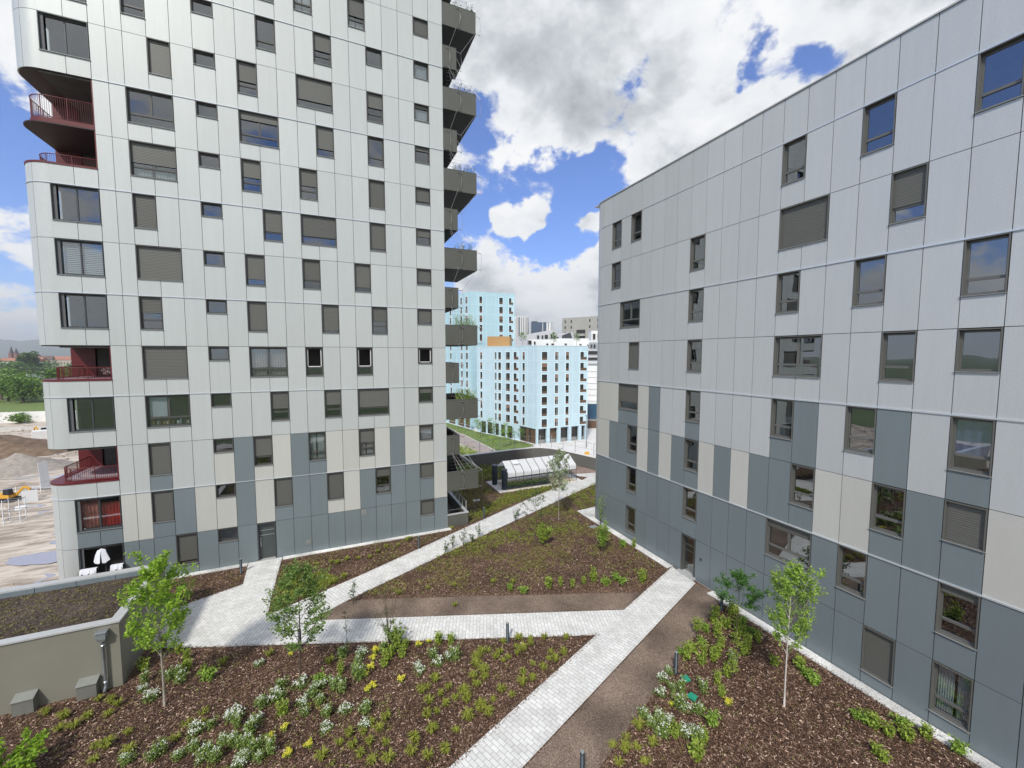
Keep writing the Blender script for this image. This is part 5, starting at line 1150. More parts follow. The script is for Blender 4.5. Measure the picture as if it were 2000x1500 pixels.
# ============================================================ MORE DISTANT BUILDINGS
FAR = {'gable':[[65.27,146.08,11.32],[65.26,146.09,18.85],[67.99,144.88,20.23],[77.04,140.87,22.0],[79.22,139.91,22.2],[81.4,138.95,20.82],[83.58,137.99,21.21],[86.11,136.87,21.61],[86.86,136.53,18.85],[86.94,136.5,11.32]],'gable_win':[[[73.43,142.04,19.03],[74.15,141.72,20.21]],[[75.06,141.32,19.03],[75.6,141.08,20.21]],[[76.14,140.84,19.03],[77.22,140.36,20.4]],[[78.32,139.88,19.22],[78.85,139.64,20.6]],[[79.22,139.47,19.03],[79.94,139.16,20.21]],[[80.31,138.99,19.03],[81.03,138.68,19.62]]],'gable_dark':[[82.25,138.03,19.02],[82.24,138.03,20.2],[85.12,136.76,21.38],[85.87,136.43,19.02]],'lowwhite':[[61.73,125.78,10.63],[61.71,125.79,17.91],[70.45,121.92,17.91],[70.45,121.92,18.26],[83.94,115.95,18.26],[84.05,115.91,10.63]],'lowwhite_win':[[[61.54,125.43,16.34],[62.49,125.01,17.55]],[[63.28,124.65,16.34],[63.76,124.45,17.21]],[[67.09,122.97,16.0],[67.72,122.69,16.52]],[[68.67,122.27,16.0],[69.46,121.92,16.52]],[[72.8,120.45,16.0],[73.43,120.17,16.52]],[[77.39,118.41,16.0],[78.02,118.14,16.34]],[[79.78,117.36,14.96],[80.24,117.15,16.17]],[[80.89,116.87,14.96],[81.2,116.73,16.17]],[[81.85,116.44,14.96],[82.31,116.24,16.17]]],'white_box':[[76.61,110.45,17.45],[76.57,110.47,20.38],[79.11,109.34,20.38],[79.15,109.33,17.45]],'white_box_win':[[[76.82,109.92,17.76],[77.54,109.6,19.39]],[[78.16,109.33,17.76],[78.59,109.14,19.39]]],'terrace':[[73.48,107.46,-12.57],[73.16,107.6,14.15],[76.8,105.99,14.15],[77.17,105.83,-12.57]],'terrace_dark':[[[72.95,107.26,12.88],[76.56,105.66,13.98]],[[72.97,107.25,11.13],[76.59,105.65,12.08]]],'terrace_blue':[[73.13,107.07,-7.28],[76.73,105.48,-2.6]],'terrace_shop':[[73.17,107.05,-10.35],[76.81,105.44,-7.92]],'beige':[[108.21,181.76,31.08],[115.59,182.87,31.95],[111.29,176.03,31.23],[115.93,167.41,31.31],[117.37,162.4,31.3]],'bC':[[49.2,50.75],[53.06,54.03],[56.29,57.23],[60.65,62.76]],'bCrow':[13.49,11.42,-6.65,15.09],'bA':[[-1.02,0.06],[7.99,8.73],[9.5,10.66],[12.54,14.17],[15.68,17.83]],'bB':[[1.63,2.48]],'tR':[[42.35,43.26],[48.91,50.13],[52.23,53.65]],'tRz':[30.57,28.48,27.7,31.97],'tL':[[4.08,4.97],[10.88,12.01],[13.94,15.16]],'gC':[[48.31,50.7],[51.68,53.9],[54.91,57.26],[58.21,60.46],[61.36,62.59]],'round':[98.49,207.93,33.67],'penthouse':[[36.34,102.02,17.66],[37.0,98.45,17.66],[40.59,97.95,17.57],[44.25,100.71,17.21]],'church':[[-492.05,983.05,6.49],[-485.67,980.23,6.49],27.74,24.71,15.18],'poplar':[-284.35,585.02,7.43],'poplar_top':20.45,'hoard':[[-108.53,193.43,-10.17],[-87.93,189.79,-10.33],-6.45],'hoard2':[[-96.52,171.72,-10.29],[-77.9,167.86,-9.98],-8.93],'hillL':[[-8759.41,9341.57,166.2],[-5919.26,8085.36,190.9],[-3649.18,7081.3,203.24],[-3441.26,6989.33,178.55],[-3224.26,6893.36,197.07],[-2912.73,6755.56,190.9],[-2743.81,6680.85,172.38],[-2518.05,6580.99,153.85],[-1951.18,6330.26,141.49],[319.2,5326.06,129.13],[3726.13,3819.17,116.76],[8835.77,1559.16,129.13],[16211.77,-1703.28,153.85]],'mound':[[-77.63,149.15,-10.43],[-64.86,132.56,-9.68],[-62.29,133.62,-10.16],[-63.79,120.07,-8.71]]}
vdir = Vector((.4045,.9145,0))
def slabbuild(name, key, depth, mat, label, winkey=None, zb=None):
    root = empty(name, tuple(FAR[key][0]), 0, label=label, cat='building'); o0 = Vector(FAR[key][0])
    pts = [Vector(p) for p in FAR[key]]
    if zb is not None: pts = [Vector((p.x,p.y,zb)) if i in (0,len(pts)-1) else p for i,p in enumerate(pts)]
    mb = MB(); mb.extr([p-o0 for p in pts], vdir*depth); mb.build('wall', mat, root)
    if winkey:
        for a,b in FAR[winkey]:
            a = Vector(a)-o0; b = Vector(b)-o0; mb = MB()
            mb.extr([a,(b.x,b.y,a.z),b,(a.x,a.y,b.z)], vdir*.3); mb.build('window', FG, root)
    return root, o0
slabbuild('gabled_hall', 'gable', 18, lilac_m, 'white hall with tilted metal gable roofs beyond the blue block', 'gable_win', SZ)
_r,_o = bpy.data.objects['gabled_hall'], Vector(FAR['gable'][0])
mb = MB(); mb.extr([Vector(p)-_o for p in FAR['gable_dark']], vdir*.4); mb.build('dark_gable', frame_d, _r)
slabbuild('low_white_building', 'lowwhite', 12, white_m, 'low white building with tiny windows just above the blue block roof', 'lowwhite_win', SZ)
slabbuild('white_rooftop_box', 'white_box', 5, white_m, 'small white rooftop storey with two tall windows at the right gap edge', 'white_box_win')
r_,o_2 = slabbuild('white_terraced_building', 'terrace', 14, white_m, 'white building with glazed terraces and ribbed cladding beside the slate corner', 'terrace_dark')
for key,mat,nm in (('terrace_blue', simple('petrol_blue_panel',(.02,.07,.13),.3), 'blue_panel'),('terrace_shop', wood_d, 'shopfront')):
    a,b = Vector(FAR[key][0])-o_2, Vector(FAR[key][1])-o_2; mb = MB(); mb.extr([a,(b.x,b.y,a.z),b,(a.x,a.y,b.z)], vdir*.3); mb.build(nm, mat, r_)
mb = MB()
a = Vector(FAR['terrace'][1])-o_2; b = Vector(FAR['terrace'][2])-o_2
for i in range(7):
    z = 7.5-1.85*i-o_2.z; mb.extr([(a.x,a.y,z),(b.x,b.y,z),(b.x,b.y,z+.12),(a.x,a.y,z+.12)], -vdir*.12)
for z in (9.9,11.9,13.9): mb.extr([(a.x,a.y,z-o_2.z),(b.x,b.y,z-o_2.z),(b.x,b.y,z+.5-o_2.z),(a.x,a.y,z+.5-o_2.z)], -vdir*.5)
mb.build('cladding_ribs', lilac_m, r_)
# striped round tower
rx,ry,rz_ = FAR['round']
rt = empty('striped_round_building', (rx,ry+4,SZ), 0, label='white round building with dark vertical stripes on the skyline', cat='building')
mb = MB(); mb.tube([(0,0,0),(0,0,rz_-SZ-.3)],4.9,40,smooth=False); mb.build('glazing', simple('blue_black_glass',(.05,.06,.09),.2), rt)
mb = MB()
for i in range(30):
    a = 2*math.pi*i/30; w = .62 if i % 5 else .3; c_,s_ = math.cos(a),math.sin(a)
    mb.hexa([(c_*r1-s_*ww,s_*r1+c_*ww,z) for z in (0,rz_-SZ) for r1,ww in ((4.85,-w/2),(5.15,-w/2),(5.15,w/2),(4.85,w/2))])
for z in (rz_-SZ-.25,): mb.tube([(0,0,z),(0,0,z+.25)],5.1,40)
mb.build('white_fins', white_m, rt)
ds = empty('dark_striped_building', (103.2,206.2,SZ), 0, label='dark blue building with black and white vertical stripes beside the round one', cat='building')
QD = mapper((103.2,206.2),(114.0,201.2),(103.2,206.2,SZ))
mb = MB(); pbox(mb,QD,0,11.9,SZ,30.8,-12,0); mb.build('wall', simple('slate_blue_far',(.07,.10,.15),.5), ds)
mb = MB()
for a,b in ((6.0,6.3),(8.2,9.0),(9.4,10.6),(11.0,11.6)): pbox(mb,QD,a,b,SZ,30.7,.0,.1)
mb.build('white_stripe', white_m, ds)
mb = MB(); pbox(mb,QD,0,3.2,30.8,31.3,-8,-.2); mb.build('roof_box', frame_d, ds)
bg = empty('grey_apartment_block', (108,182,SZ), 0, label='beige grey apartment block with stacked balconies on the right of the skyline', cat='apartment building')
q1,q2,q3,q4 = (108.2,181.8),(111.6,176.6),(115.9,167.4),(121.5,157)
Q1 = mapper(q1,q4,(108,182,SZ)); LL = math.dist(q1,q4)
mb = MB(); pbox(mb,Q1,0,LL,SZ,31.2,-14,0); mb.build('wall', grey_b, bg)
for i in range(7):
    for u in (1.5,5.0,15.2,19.5,22): 
        g = MB(); pbox(g,Q1,u,u+.7,28.6-2.9*i,30-2.9*i,.01,.03); g.build('window', FG, bg)
for i in range(5):
    g = MB(); pbox(g,Q1,8.3,13.2,22.9-2.9*i,25.0-2.9*i,.01,.04,0); pbox(g,Q1,8.1,13.4,21.9-2.9*i,23.0-2.9*i,.04,1.2,1); g.build('balcony', [FG, grey_b], bg)

# ============================================================ LEFT BACKGROUND: construction site, trees, town, hills
mb = MB(); n = 60
site_pts = []
for j in range(n+1):
    for i in range(n+1):
        x = -115+100*i/n; y = 20+180*j/n
        mb.v.append((x,y,SZ+.42+.25*noise.noise(Vector((x*.06,y*.06,1)))+.2*noise.noise(Vector((x*.35,y*.35,1)))))
for j in range(n):
    for i in range(n): a = j*(n+1)+i; mb.f.append((a,a+1,a+n+2,a+n+1)); mb.m.append(0); mb.sm.append(True)
struct(mb.build('construction_ground', noisecol('churned_earth',[(.28,(.13,.10,.075)),(.42,(.31,.26,.21)),(.56,(.50,.44,.37)),(.8,(.68,.63,.56))],.55,10,.85,.5,(.5,1.6,1))))
def blob(cx_,cy_,rx_,ry_,n=26,seed=0,rot=0):
    out = []
    for i in range(n):
        a = 2*math.pi*i/n; k = 1+.28*noise.noise(Vector((math.cos(a)*1.5,math.sin(a)*1.5,seed)))+.12*noise.noise(Vector((math.cos(a)*4,math.sin(a)*4,seed)))
        x = rx_*k*math.cos(a); y = ry_*k*math.sin(a); out.append((cx_+x*math.cos(rot)-y*math.sin(rot), cy_+x*math.sin(rot)+y*math.cos(rot)))
    return out
for i,(x,y,a,b) in enumerate(((-30.0,61.5,3.4,1.5),(-33,70.5,2.4,1.0),(-36,79,3.3,1.2),(-33.5,73.5,1.6,.6),(-42,84,2.5,.9),(-27.6,55.5,3,1.4),(-38,67,1.6,.5),(-50,104,6,1.6),(-56,112,7,1.4),(-45,95,3,.8),(-37.2,86,2.2,.7),(-41,73,1.4,.4),(-62,128,8,1.6),(-30,66,1.8,.7))):
    mb = MB(); mb.poly([(q[0],q[1],SZ+.44) for q in blob(x,y,a,b,seed=i*3.1,rot=-.35)]); struct(mb.build('puddle', puddle_m))
def mound(name, cx_,cy_,r,h,mat,seed,label):
    mb = MB(); nr,na = 10,30
    for j in range(nr+1):
        for i in range(na):
            t = j/nr; a = 2*math.pi*i/na; k = 1+.3*noise.noise(Vector((math.cos(a)*1.3,math.sin(a)*1.3,seed)))
            x = cx_+r*t*k*math.cos(a)*1.25; y = cy_+r*t*k*math.sin(a); mb.v.append((x,y,SZ-.1+h*(1-t)**1.1*(1+.25*noise.noise(Vector((x*.4,y*.4,seed))))))
    for j in range(nr):
        for i in range(na): mb.f.append((j*na+i,j*na+(i+1)%na,(j+1)*na+(i+1)%na,(j+1)*na+i)); mb.m.append(0); mb.sm.append(True)
    return tag(mb.build(name, mat), label, 'dirt mound')
earth = noisecol('piled_earth',[(.3,(.10,.065,.042)),(.7,(.22,.16,.11))],.6,8,.9,.8)
greyg = noisecol('piled_gravel',[(.3,(.22,.19,.16)),(.7,(.36,.33,.29))],1.5,8,.9,.6)
mound('dirt_mound', -74,138,12,4.6,earth,1,'dark brown dirt mound at the left edge of the building site')
mound('gravel_mound', -57,112,8.5,3.6,greyg,5,'grey gravel mound in the middle of the building site')
mound('dirt_mound', -66,130,9,3.0,earth,9,'lower brown dirt mound behind the grey gravel mound')
mound('sand_mound', -63,108,5.5,2.0,noisecol('pale_sand',[(.3,(.45,.42,.38)),(.7,(.6,.57,.53))],1,8),14,'pale sand heap at the left edge of the building site')
def wallrun(name, a, b, ztop, mat, label, th=.15, cat='wall'):
    A = Vector(a); B = Vector(b); d = (B-A).normalized(); nn = Vector((-d.y,d.x,0))*th
    mb = MB(); zb = min(A.z,B.z)-.5; mb.hexa([(A.x,A.y,zb),(B.x,B.y,zb),(B.x+nn.x,B.y+nn.y,zb),(A.x+nn.x,A.y+nn.y,zb),(A.x,A.y,ztop),(B.x,B.y,ztop),(B.x+nn.x,B.y+nn.y,ztop),(A.x+nn.x,A.y+nn.y,ztop)])
    return tag(mb.build(name, mat), label, cat)
graf = noisecol('scribbled_white_wall',[(.34,(.30,.32,.25)),(.42,(.74,.74,.72)),(.8,(.80,.80,.78))],.55,9,.8,0)
wallrun('site_wall', FAR['hoard'][0], (-70,187,-10.3), -6.3, graf, 'long white painted site wall with faded scribbles behind the building site')
wallrun('low_site_wall', FAR['hoard2'][0], (-60,166,-10), -8.7, concrete, 'low pale concrete wall in front of the white site wall')
mb = MB(); mb.prism([(-250,215),(-30,200),(-30,330),(-260,330)],SZ,SZ+.4); struct(mb.build('meadow', lawn_m))
def hedge(pts_, label, name='shrub', ls=1.3, per=1500, mat=leaf_far, cat='tree', group=None):
    for (x,y,z,r,h) in pts_:
        root = empty(name, (x,y,z), 0, label=label, cat=cat, group=group); mb = MB(); tk = MB(); tk.tube([(0,0,0),(0,0,h*.6)],[r*.06,r*.03],6); tk.build('trunk', bark_d, root)
        lob = [(rnd.gauss(0,r*.42),rnd.gauss(0,r*.42),h*rnd.uniform(.3,.86),r*rnd.uniform(.3,.55)) for _ in range(9)]
        for _ in range(per):
            lx,ly,lz,lr = rnd.choice(lob); v = Vector((rnd.gauss(0,1),rnd.gauss(0,1),rnd.gauss(0,1))).normalized()*lr*rnd.uniform(.6,1.05)
            mb.leaf((lx+v.x,ly+v.y,max(.2,lz+v.z*.9)), ls, asp=.8)
        mb.build('crown', mat, root)
# green belt of trees beyond the site
row = []
for i in range(17):
    t = i/16; row.append((-205+125*t+rnd.gauss(0,2), 290-28*t+rnd.gauss(0,7), SZ, rnd.uniform(8,11), rnd.uniform(12,16.5)))
hedge(row, 'broad leafy green tree in the belt beyond the meadow', 'broadleaf_tree', 1.15, 1500, leaf_far, 'tree', 'trees of the green belt beyond the building site')
hedge([(-95,190,-10.2,2.6,3.2)], 'round dark green bush in front of the white site wall', 'round_bush', .6, 700, leaf_far, 'bush')
row2 = [(-520+rnd.uniform(0,300), 560+rnd.uniform(0,160), SZ, rnd.uniform(11,16), rnd.uniform(11,16)) for _ in range(34)]
hedge(row2, 'distant rounded tree between the town roofs', 'distant_tree', 2.6, 420, leaf_blue, 'tree', 'distant trees around the town')
px_,py_,pz_ = FAR['poplar']
hedge([(px_,py_,SZ,6.5,29),(px_+4,py_+3,SZ,5.5,27)], 'tall dark poplar group standing above the town roofs', 'poplar_tree', 1.8, 1500, leaf_blue, 'tree', 'poplars above the town roofs')
# long white industrial roofs
for i,(x,y,l,w,h,lab) in enumerate(((-230,420,70,14,7,'long white warehouse roof behind the green belt of trees'),(-330,520,60,16,8,'second long white roof further behind the green belt'))):
    mb = MB(); mb.box((-l/2,-w/2,0),(l/2,w/2,h)); mb.extr([(-l/2,-w/2,h),(-l/2,w/2,h),(-l/2,0,h+2)],(l,0,0)); o = mb.build('warehouse', white_m); o.location = (x,y,SZ); o.rotation_euler = (0,0,-.3); tag(o, lab, 'warehouse')
# town houses
labs = ['pale town house with dark red roof','white town house with brown roof','cream town house with terracotta roof']
for i in range(30):
    u = rnd.random(); x = -560+380*u+rnd.gauss(0,12); y = 640+rnd.uniform(-20,190)
    w = rnd.uniform(10,22); dd = rnd.uniform(9,12); h = rnd.uniform(12,17)
    hs = empty('town_house', (x,y,SZ), rnd.uniform(-.6,.4), label='distant '+labs[i%3]+' among the trees', cat='house', group='distant town houses '+str(labs[i%3]))
    mb = MB(); mb.box((-w/2,-dd/2,0),(w/2,dd/2,h)); mb.build('wall', white_m if i % 3 else simple('cream_render',(.55,.48,.40),.8), hs)
    mb = MB(); mb.extr([(-w/2-.4,-dd/2-.4,h),(-w/2-.4,dd/2+.4,h),(-w/2-.4,0,h+dd*.45)],(w+.8,0,0)); mb.build('roof', terracotta if i % 2 else simple('brown_roof',(.13,.09,.075),.8), hs)
    mb = MB()
    for k in range(int(w/3)):
        for z in (4,7.5,11): 
            if z < h-2: mb.box((-w/2+1+3*k,-dd/2-.06,z),(-w/2+2.1+3*k,-dd/2-.02,z+1.6))
    mb.build('windows', FG, hs)
# church with two spires
c1,c2,h1,h2,h3 = FAR['church']
cs = empty('church', (c1[0],c1[1],SZ), -.4, label='red sandstone church with two pointed spires on the horizon', cat='church')
mb = MB(); mb.box((-4,0,0),(34,16,17)); mb.extr([(-4,0,17),(-4,16,17),(-4,8,24)],(38,0,0)); mb.build('nave', sandstone, cs)
for i,(dx,h) in enumerate(((0,h1),(8.2,h2))):
    mb = MB(); mb.box((dx-2.6,-5.2,0),(dx+2.6,0,h3-SZ)); t_ = mb.build('spire_tower', sandstone, cs)
    mb = MB(); b = h3-SZ
    for a0 in range(8):
        p = [(dx+2.9*math.cos(R(45*q+22.5)),-2.6+2.9*math.sin(R(45*q+22.5)),b) for q in (a0,a0+1)]; mb.poly([p[0],p[1],(dx,-2.6,h-SZ)])
    mb.build('spire', simple('slate_spire',(.07,.05,.06),.7), t_)
# hills
ridge = FAR['hillL']; mb = MB(); sub = []
for a,b in zip(ridge,ridge[1:]):
    for q in range(6): sub.append(Vector(a).lerp(Vector(b),q/6))
for i,p in enumerate(sub):
    z = p.z+8*noise.noise(Vector((i*.35,0,0)))+4*noise.noise(Vector((i*1.1,3,0)))
    d = Vector((p.x,p.y,0)).normalized(); mb.v += [tuple(Vector((p.x,p.y,0))-d*1900+Vector((0,0,SZ-2))), tuple(Vector((p.x,p.y,0))-d*900+Vector((0,0,z*.45))), (p.x,p.y,z), tuple(Vector((p.x,p.y,0))+d*1500+Vector((0,0,SZ)))]
for i in range(len(sub)-1):
    for q in range(3): mb.f.append((i*4+q,i*4+4+q,i*4+5+q,i*4+1+q)); mb.m.append(0); mb.sm.append(True)
struct(mb.build('hills', hill_m))

# rubble nobody could count
mb = MB()
for _ in range(2600):
    x = -115+rnd.random()*88; y = 50+rnd.random()*120
    if noise.noise(Vector((x*.05,y*.05,7))) < .0: continue
    r_ = rnd.uniform(.06,.28)*(1+.006*y); z = SZ+.42+.25*noise.noise(Vector((x*.06,y*.06,1)))+.2*noise.noise(Vector((x*.35,y*.35,1)))
    p = [(x+r_*rnd.uniform(.6,1.2)*math.cos(a*math.pi/2+.7),y+r_*rnd.uniform(.6,1.2)*math.sin(a*math.pi/2+.7)) for a in range(4)]
    mb.hexa([(q[0],q[1],z-.1) for q in p]+[(x+(q[0]-x)*.6,y+(q[1]-y)*.6,z+r_*rnd.uniform(.3,.8)) for q in p])
tag(mb.build('rubble', simple('rubble_stone',(.33,.28,.23),.9,0,.3,.3)), 'stones and clods strewn over the building site', 'rubble', kind='stuff')
# machines and site clutter
def excavator(loc, rz, s, label):
    e_ = empty('excavator', loc, rz, label=label, cat='excavator'); e_.scale = (s,s,s)
    for sy in (-1,1):
        mb = MB(); pr = [(-1.7,.0),(-1.9,.35),(-1.6,.75),(1.6,.75),(1.9,.35),(1.7,.0)]; mb.extr([(a,sy*1.0-.25,b) for a,b in pr],(0,.5,0)); mb.build('track', track_m, e_)
    mb = MB(); mb.hexa([(-2.0,-1.1,.9),(1.3,-1.1,.9),(1.3,1.1,.9),(-2.0,1.1,.9),(-2.1,-1.1,1.9),(1.3,-1.1,1.7),(1.3,1.1,1.7),(-2.1,1.1,1.9)]); mb.tube([(0,0,.7),(0,0,.95)],.7,12); mb.build('body', yellow_m, e_)
    mb = MB(); mb.hexa([(-.1,-1.05,1.7),(1.4,-1.05,1.7),(1.4,.1,1.7),(-.1,.1,1.7),(0,-1.0,3.1),(1.1,-1.0,3.1),(1.1,.05,3.1),(0,.05,3.1)]); mb.build('cab', cab_m, e_)
    mb = MB(); mb.extr([(1.2,.3,1.4),(3.4,.3,3.6),(4.9,.3,3.0),(4.8,.3,2.7),(3.5,.3,3.1),(1.5,.3,1.1)],(0,.35,0)); mb.extr([(4.7,.33,3.1),(5.4,.33,1.0),(5.1,.33,.95),(4.4,.33,2.7)],(0,.28,0)); mb.build('arm', yellow_m, e_)
    mb = MB(); mb.extr([(5.5,.1,1.1),(4.8,.1,1.0),(4.5,.1,.3),(5.1,.1,.1),(5.6,.1,.4)],(0,.75,0)); mb.build('bucket', track_m, e_)
excavator((-46.3,88.6,SZ+.4), -.35, .62, 'small yellow excavator with dark cab working near the left edge of the site')
excavator((-74.5,158,SZ+.3), 2.4, .7, 'distant yellow digger beside the tower, near the low pale wall')
def board(x,y,rz,w,h,lab):
    mb = MB(); mb.hexa([(-w/2,0,0),(w/2,0,0),(w/2,.05,0),(-w/2,.05,0),(-w/2,.4,h),(w/2,.4,h),(w/2,.45,h),(-w/2,.45,h)]); o = mb.build('white_board', white_m); o.location = (x,y,SZ+.1); o.rotation_euler = (0,0,rz); tag(o, lab, 'board')
board(-45.2,95.5,1.0,1.3,4.6,'tall white panel leaning upright on the site beside the tower'); board(-42.8,86.5,.6,1.6,2.0,'white sheet panel propped near the excavator'); board(-42.0,82.5,.4,1.0,.8,'small white panel lying before the excavator'); board(-49.8,90.5,.9,1.2,5.2,'tall white panel at the very left edge behind the excavator')
mb = MB()
for sx in (-.8,.8):
    for sy in (-.6,.6): mb.tube([(sx,sy,0),(sx,sy,3.4)],.05,5)
for z in (.6,1.8,3.2):
    for sx in (-.8,.8): mb.tube([(sx,-.6,z),(sx,.6,z)],.04,4)
    for sy in (-.6,.6): mb.tube([(-.8,sy,z),(.8,sy,z)],.04,4)
mb.tube([(-.8,-.6,0),(.8,-.6,3.2)],.035,4)
o = mb.build('scaffold_cage', cable_m); o.location = (-39.4,76.3,SZ+.4); tag(o, 'galvanised scaffold cage standing on the muddy site', 'scaffold')
fn = empty('site_fence', (-44,92,SZ+.1), .55, label='galvanised mesh fence panels running across the building site', cat='fence')
f1 = MB(); f2 = MB()
for i in range(7):
    x = -8+2.6*i; f1.tube([(x,0,0),(x,0,2)],.04,5)
    if i < 6:
        for z in (.15,1.95): f2.tube([(x,0,z),(x+2.6,0,z)],.025,4)
        for q in range(1,9): f2.tube([(x+.29*q,0,.15),(x+.29*q,0,1.95)],.008,3)
f1.build('posts', cable_m, fn); f2.build('mesh_panel', cable_m, fn)
for i,(x,y) in enumerate(((-66,150),(-71,153),(-60,148))):
    mb = MB(); mb.box((-3,-1.2,0),(3,1.2,2.5)); 
    for q in range(12): mb.box((-2.9+.5*q,-1.24,.1),(-2.7+.5*q,-1.2,2.4))
    o = mb.build('site_container', white_m); o.location = (x,y,SZ); o.rotation_euler = (0,0,.1+.2*i); tag(o, ['white site container nearest the tower, before the low wall','white site container behind the dirt mounds','white site container half hidden by the tower corner'][i], 'container')

# ============================================================ HAZE
mb = MB(); mb.box((-12000,-4000,SZ-1.2),(19000,13000,420)); hz = mb.build('haze', None); hz.data.materials.clear()
hm = bpy.data.materials.new('haze_air'); hm.use_nodes = True; hn = hm.node_tree; hn.nodes.remove(hn.nodes['Principled BSDF'])
pv_ = hn.nodes.new('ShaderNodeVolumePrincipled'); pv_.inputs['Density'].default_value = .0002; pv_.inputs['Color'].default_value = (.93,.975,1,1); pv_.inputs['Anisotropy'].default_value = .2
hn.links.new(pv_.outputs[0], hn.nodes['Material Output'].inputs['Volume']); hz.data.materials.append(hm); tag(hz, 'thin blue summer haze over the plain', 'haze', kind='stuff')

# ============================================================ SKY
w = bpy.data.worlds.new('World'); scn.world = w; w.use_nodes = True; nt = w.node_tree
for n_ in list(nt.nodes): nt.nodes.remove(n_)
out = nt.nodes.new('ShaderNodeOutputWorld'); bgn = nt.nodes.new('ShaderNodeBackground'); nt.links.new(bgn.outputs[0], out.inputs[0])
SUN_DIR = Vector((-.46,-.58,.80)).normalized()
elev = math.asin(SUN_DIR.z); azim = math.atan2(SUN_DIR.x, SUN_DIR.y)
sky = N(nt,'ShaderNodeTexSky'); sky.sky_type = 'NISHITA'; sky.sun_disc = False; sky.sun_elevation = elev; sky.sun_rotation = azim
sky.air_density = 1.0; sky.dust_density = 0; sky.ozone_density = 2.5
tc = N(nt,'ShaderNodeTexCoord')
L_ = nt.links.new
def math_(op, a, b=None, clamp=False):
    n_ = N(nt,'ShaderNodeMath', operation=op); n_.use_clamp = clamp
    for i,v in enumerate((a,b)):
        if v is None: continue
        if isinstance(v,(int,float)): n_.inputs[i].default_value = v
        else: L_(v, n_.inputs[i])
    return n_.outputs[0]
nrm = N(nt,'ShaderNodeVectorMath', operation='NORMALIZE'); L_(tc.outputs['Generated'], nrm.inputs[0]); D = nrm.outputs[0]
sp = N(nt,'ShaderNodeSeparateXYZ'); L_(D, sp.inputs[0])
def cloudco(Dv):
    q = N(nt,'ShaderNodeSeparateXYZ'); L_(Dv, q.inputs[0])
    k = math_('DIVIDE', 1.0, math_('ADD', math_('MAXIMUM', q.outputs['Z'], 0.0), .75))
    c_ = N(nt,'ShaderNodeVectorMath', operation='SCALE'); L_(Dv, c_.inputs[0]); L_(k, c_.inputs['Scale'])
    m_ = N(nt,'ShaderNodeVectorMath', operation='MULTIPLY'); L_(c_.outputs[0], m_.inputs[0]); m_.inputs[1].default_value = (1,1,1.5)
    return m_.outputs[0]
C0 = cloudco(D)
up_v = N(nt,'ShaderNodeVectorMath', operation='ADD'); L_(D, up_v.inputs[0]); up_v.inputs[1].default_value = (-.02,-.03,.045)
C1 = cloudco(up_v.outputs[0])
def fbm(co, sc, det, ro=.58, di=.15):
    n_ = N(nt,'ShaderNodeTexNoise', Scale=sc, Detail=det, Roughness=ro, Distortion=di); L_(co, n_.inputs['Vector']); return n_.outputs['Fac']
n1 = fbm(C0, 5.6, 13, .6, .1); n2 = fbm(C0, 2.0, 3, .5); n1u = fbm(C1, 5.6, 5, .6, .1); n4 = fbm(C0, 3.4, 6, .55)
dens = math_('ADD', math_('MULTIPLY', math_('SUBTRACT', n1, .5), 4.6), math_('MULTIPLY', math_('SUBTRACT', n2, .5), 1.0))
dens = math_('ADD', dens, .16); dens0 = dens
wn = N(nt,'ShaderNodeTexNoise', Scale=9, Detail=5, Roughness=.6); L_(D, wn.inputs['Vector'])
wv = N(nt,'ShaderNodeVectorMath', operation='MULTIPLY_ADD'); L_(wn.outputs['Color'], wv.inputs[0]); wv.inputs[1].default_value = (.16,.16,.16); L_(D, wv.inputs[2])
wv2 = N(nt,'ShaderNodeVectorMath', operation='SUBTRACT'); L_(wv.outputs[0], wv2.inputs[0]); wv2.inputs[1].default_value = (.08,.08,.08)
DW = N(nt,'ShaderNodeVectorMath', operation='NORMALIZE'); L_(wv2.outputs[0], DW.inputs[0])
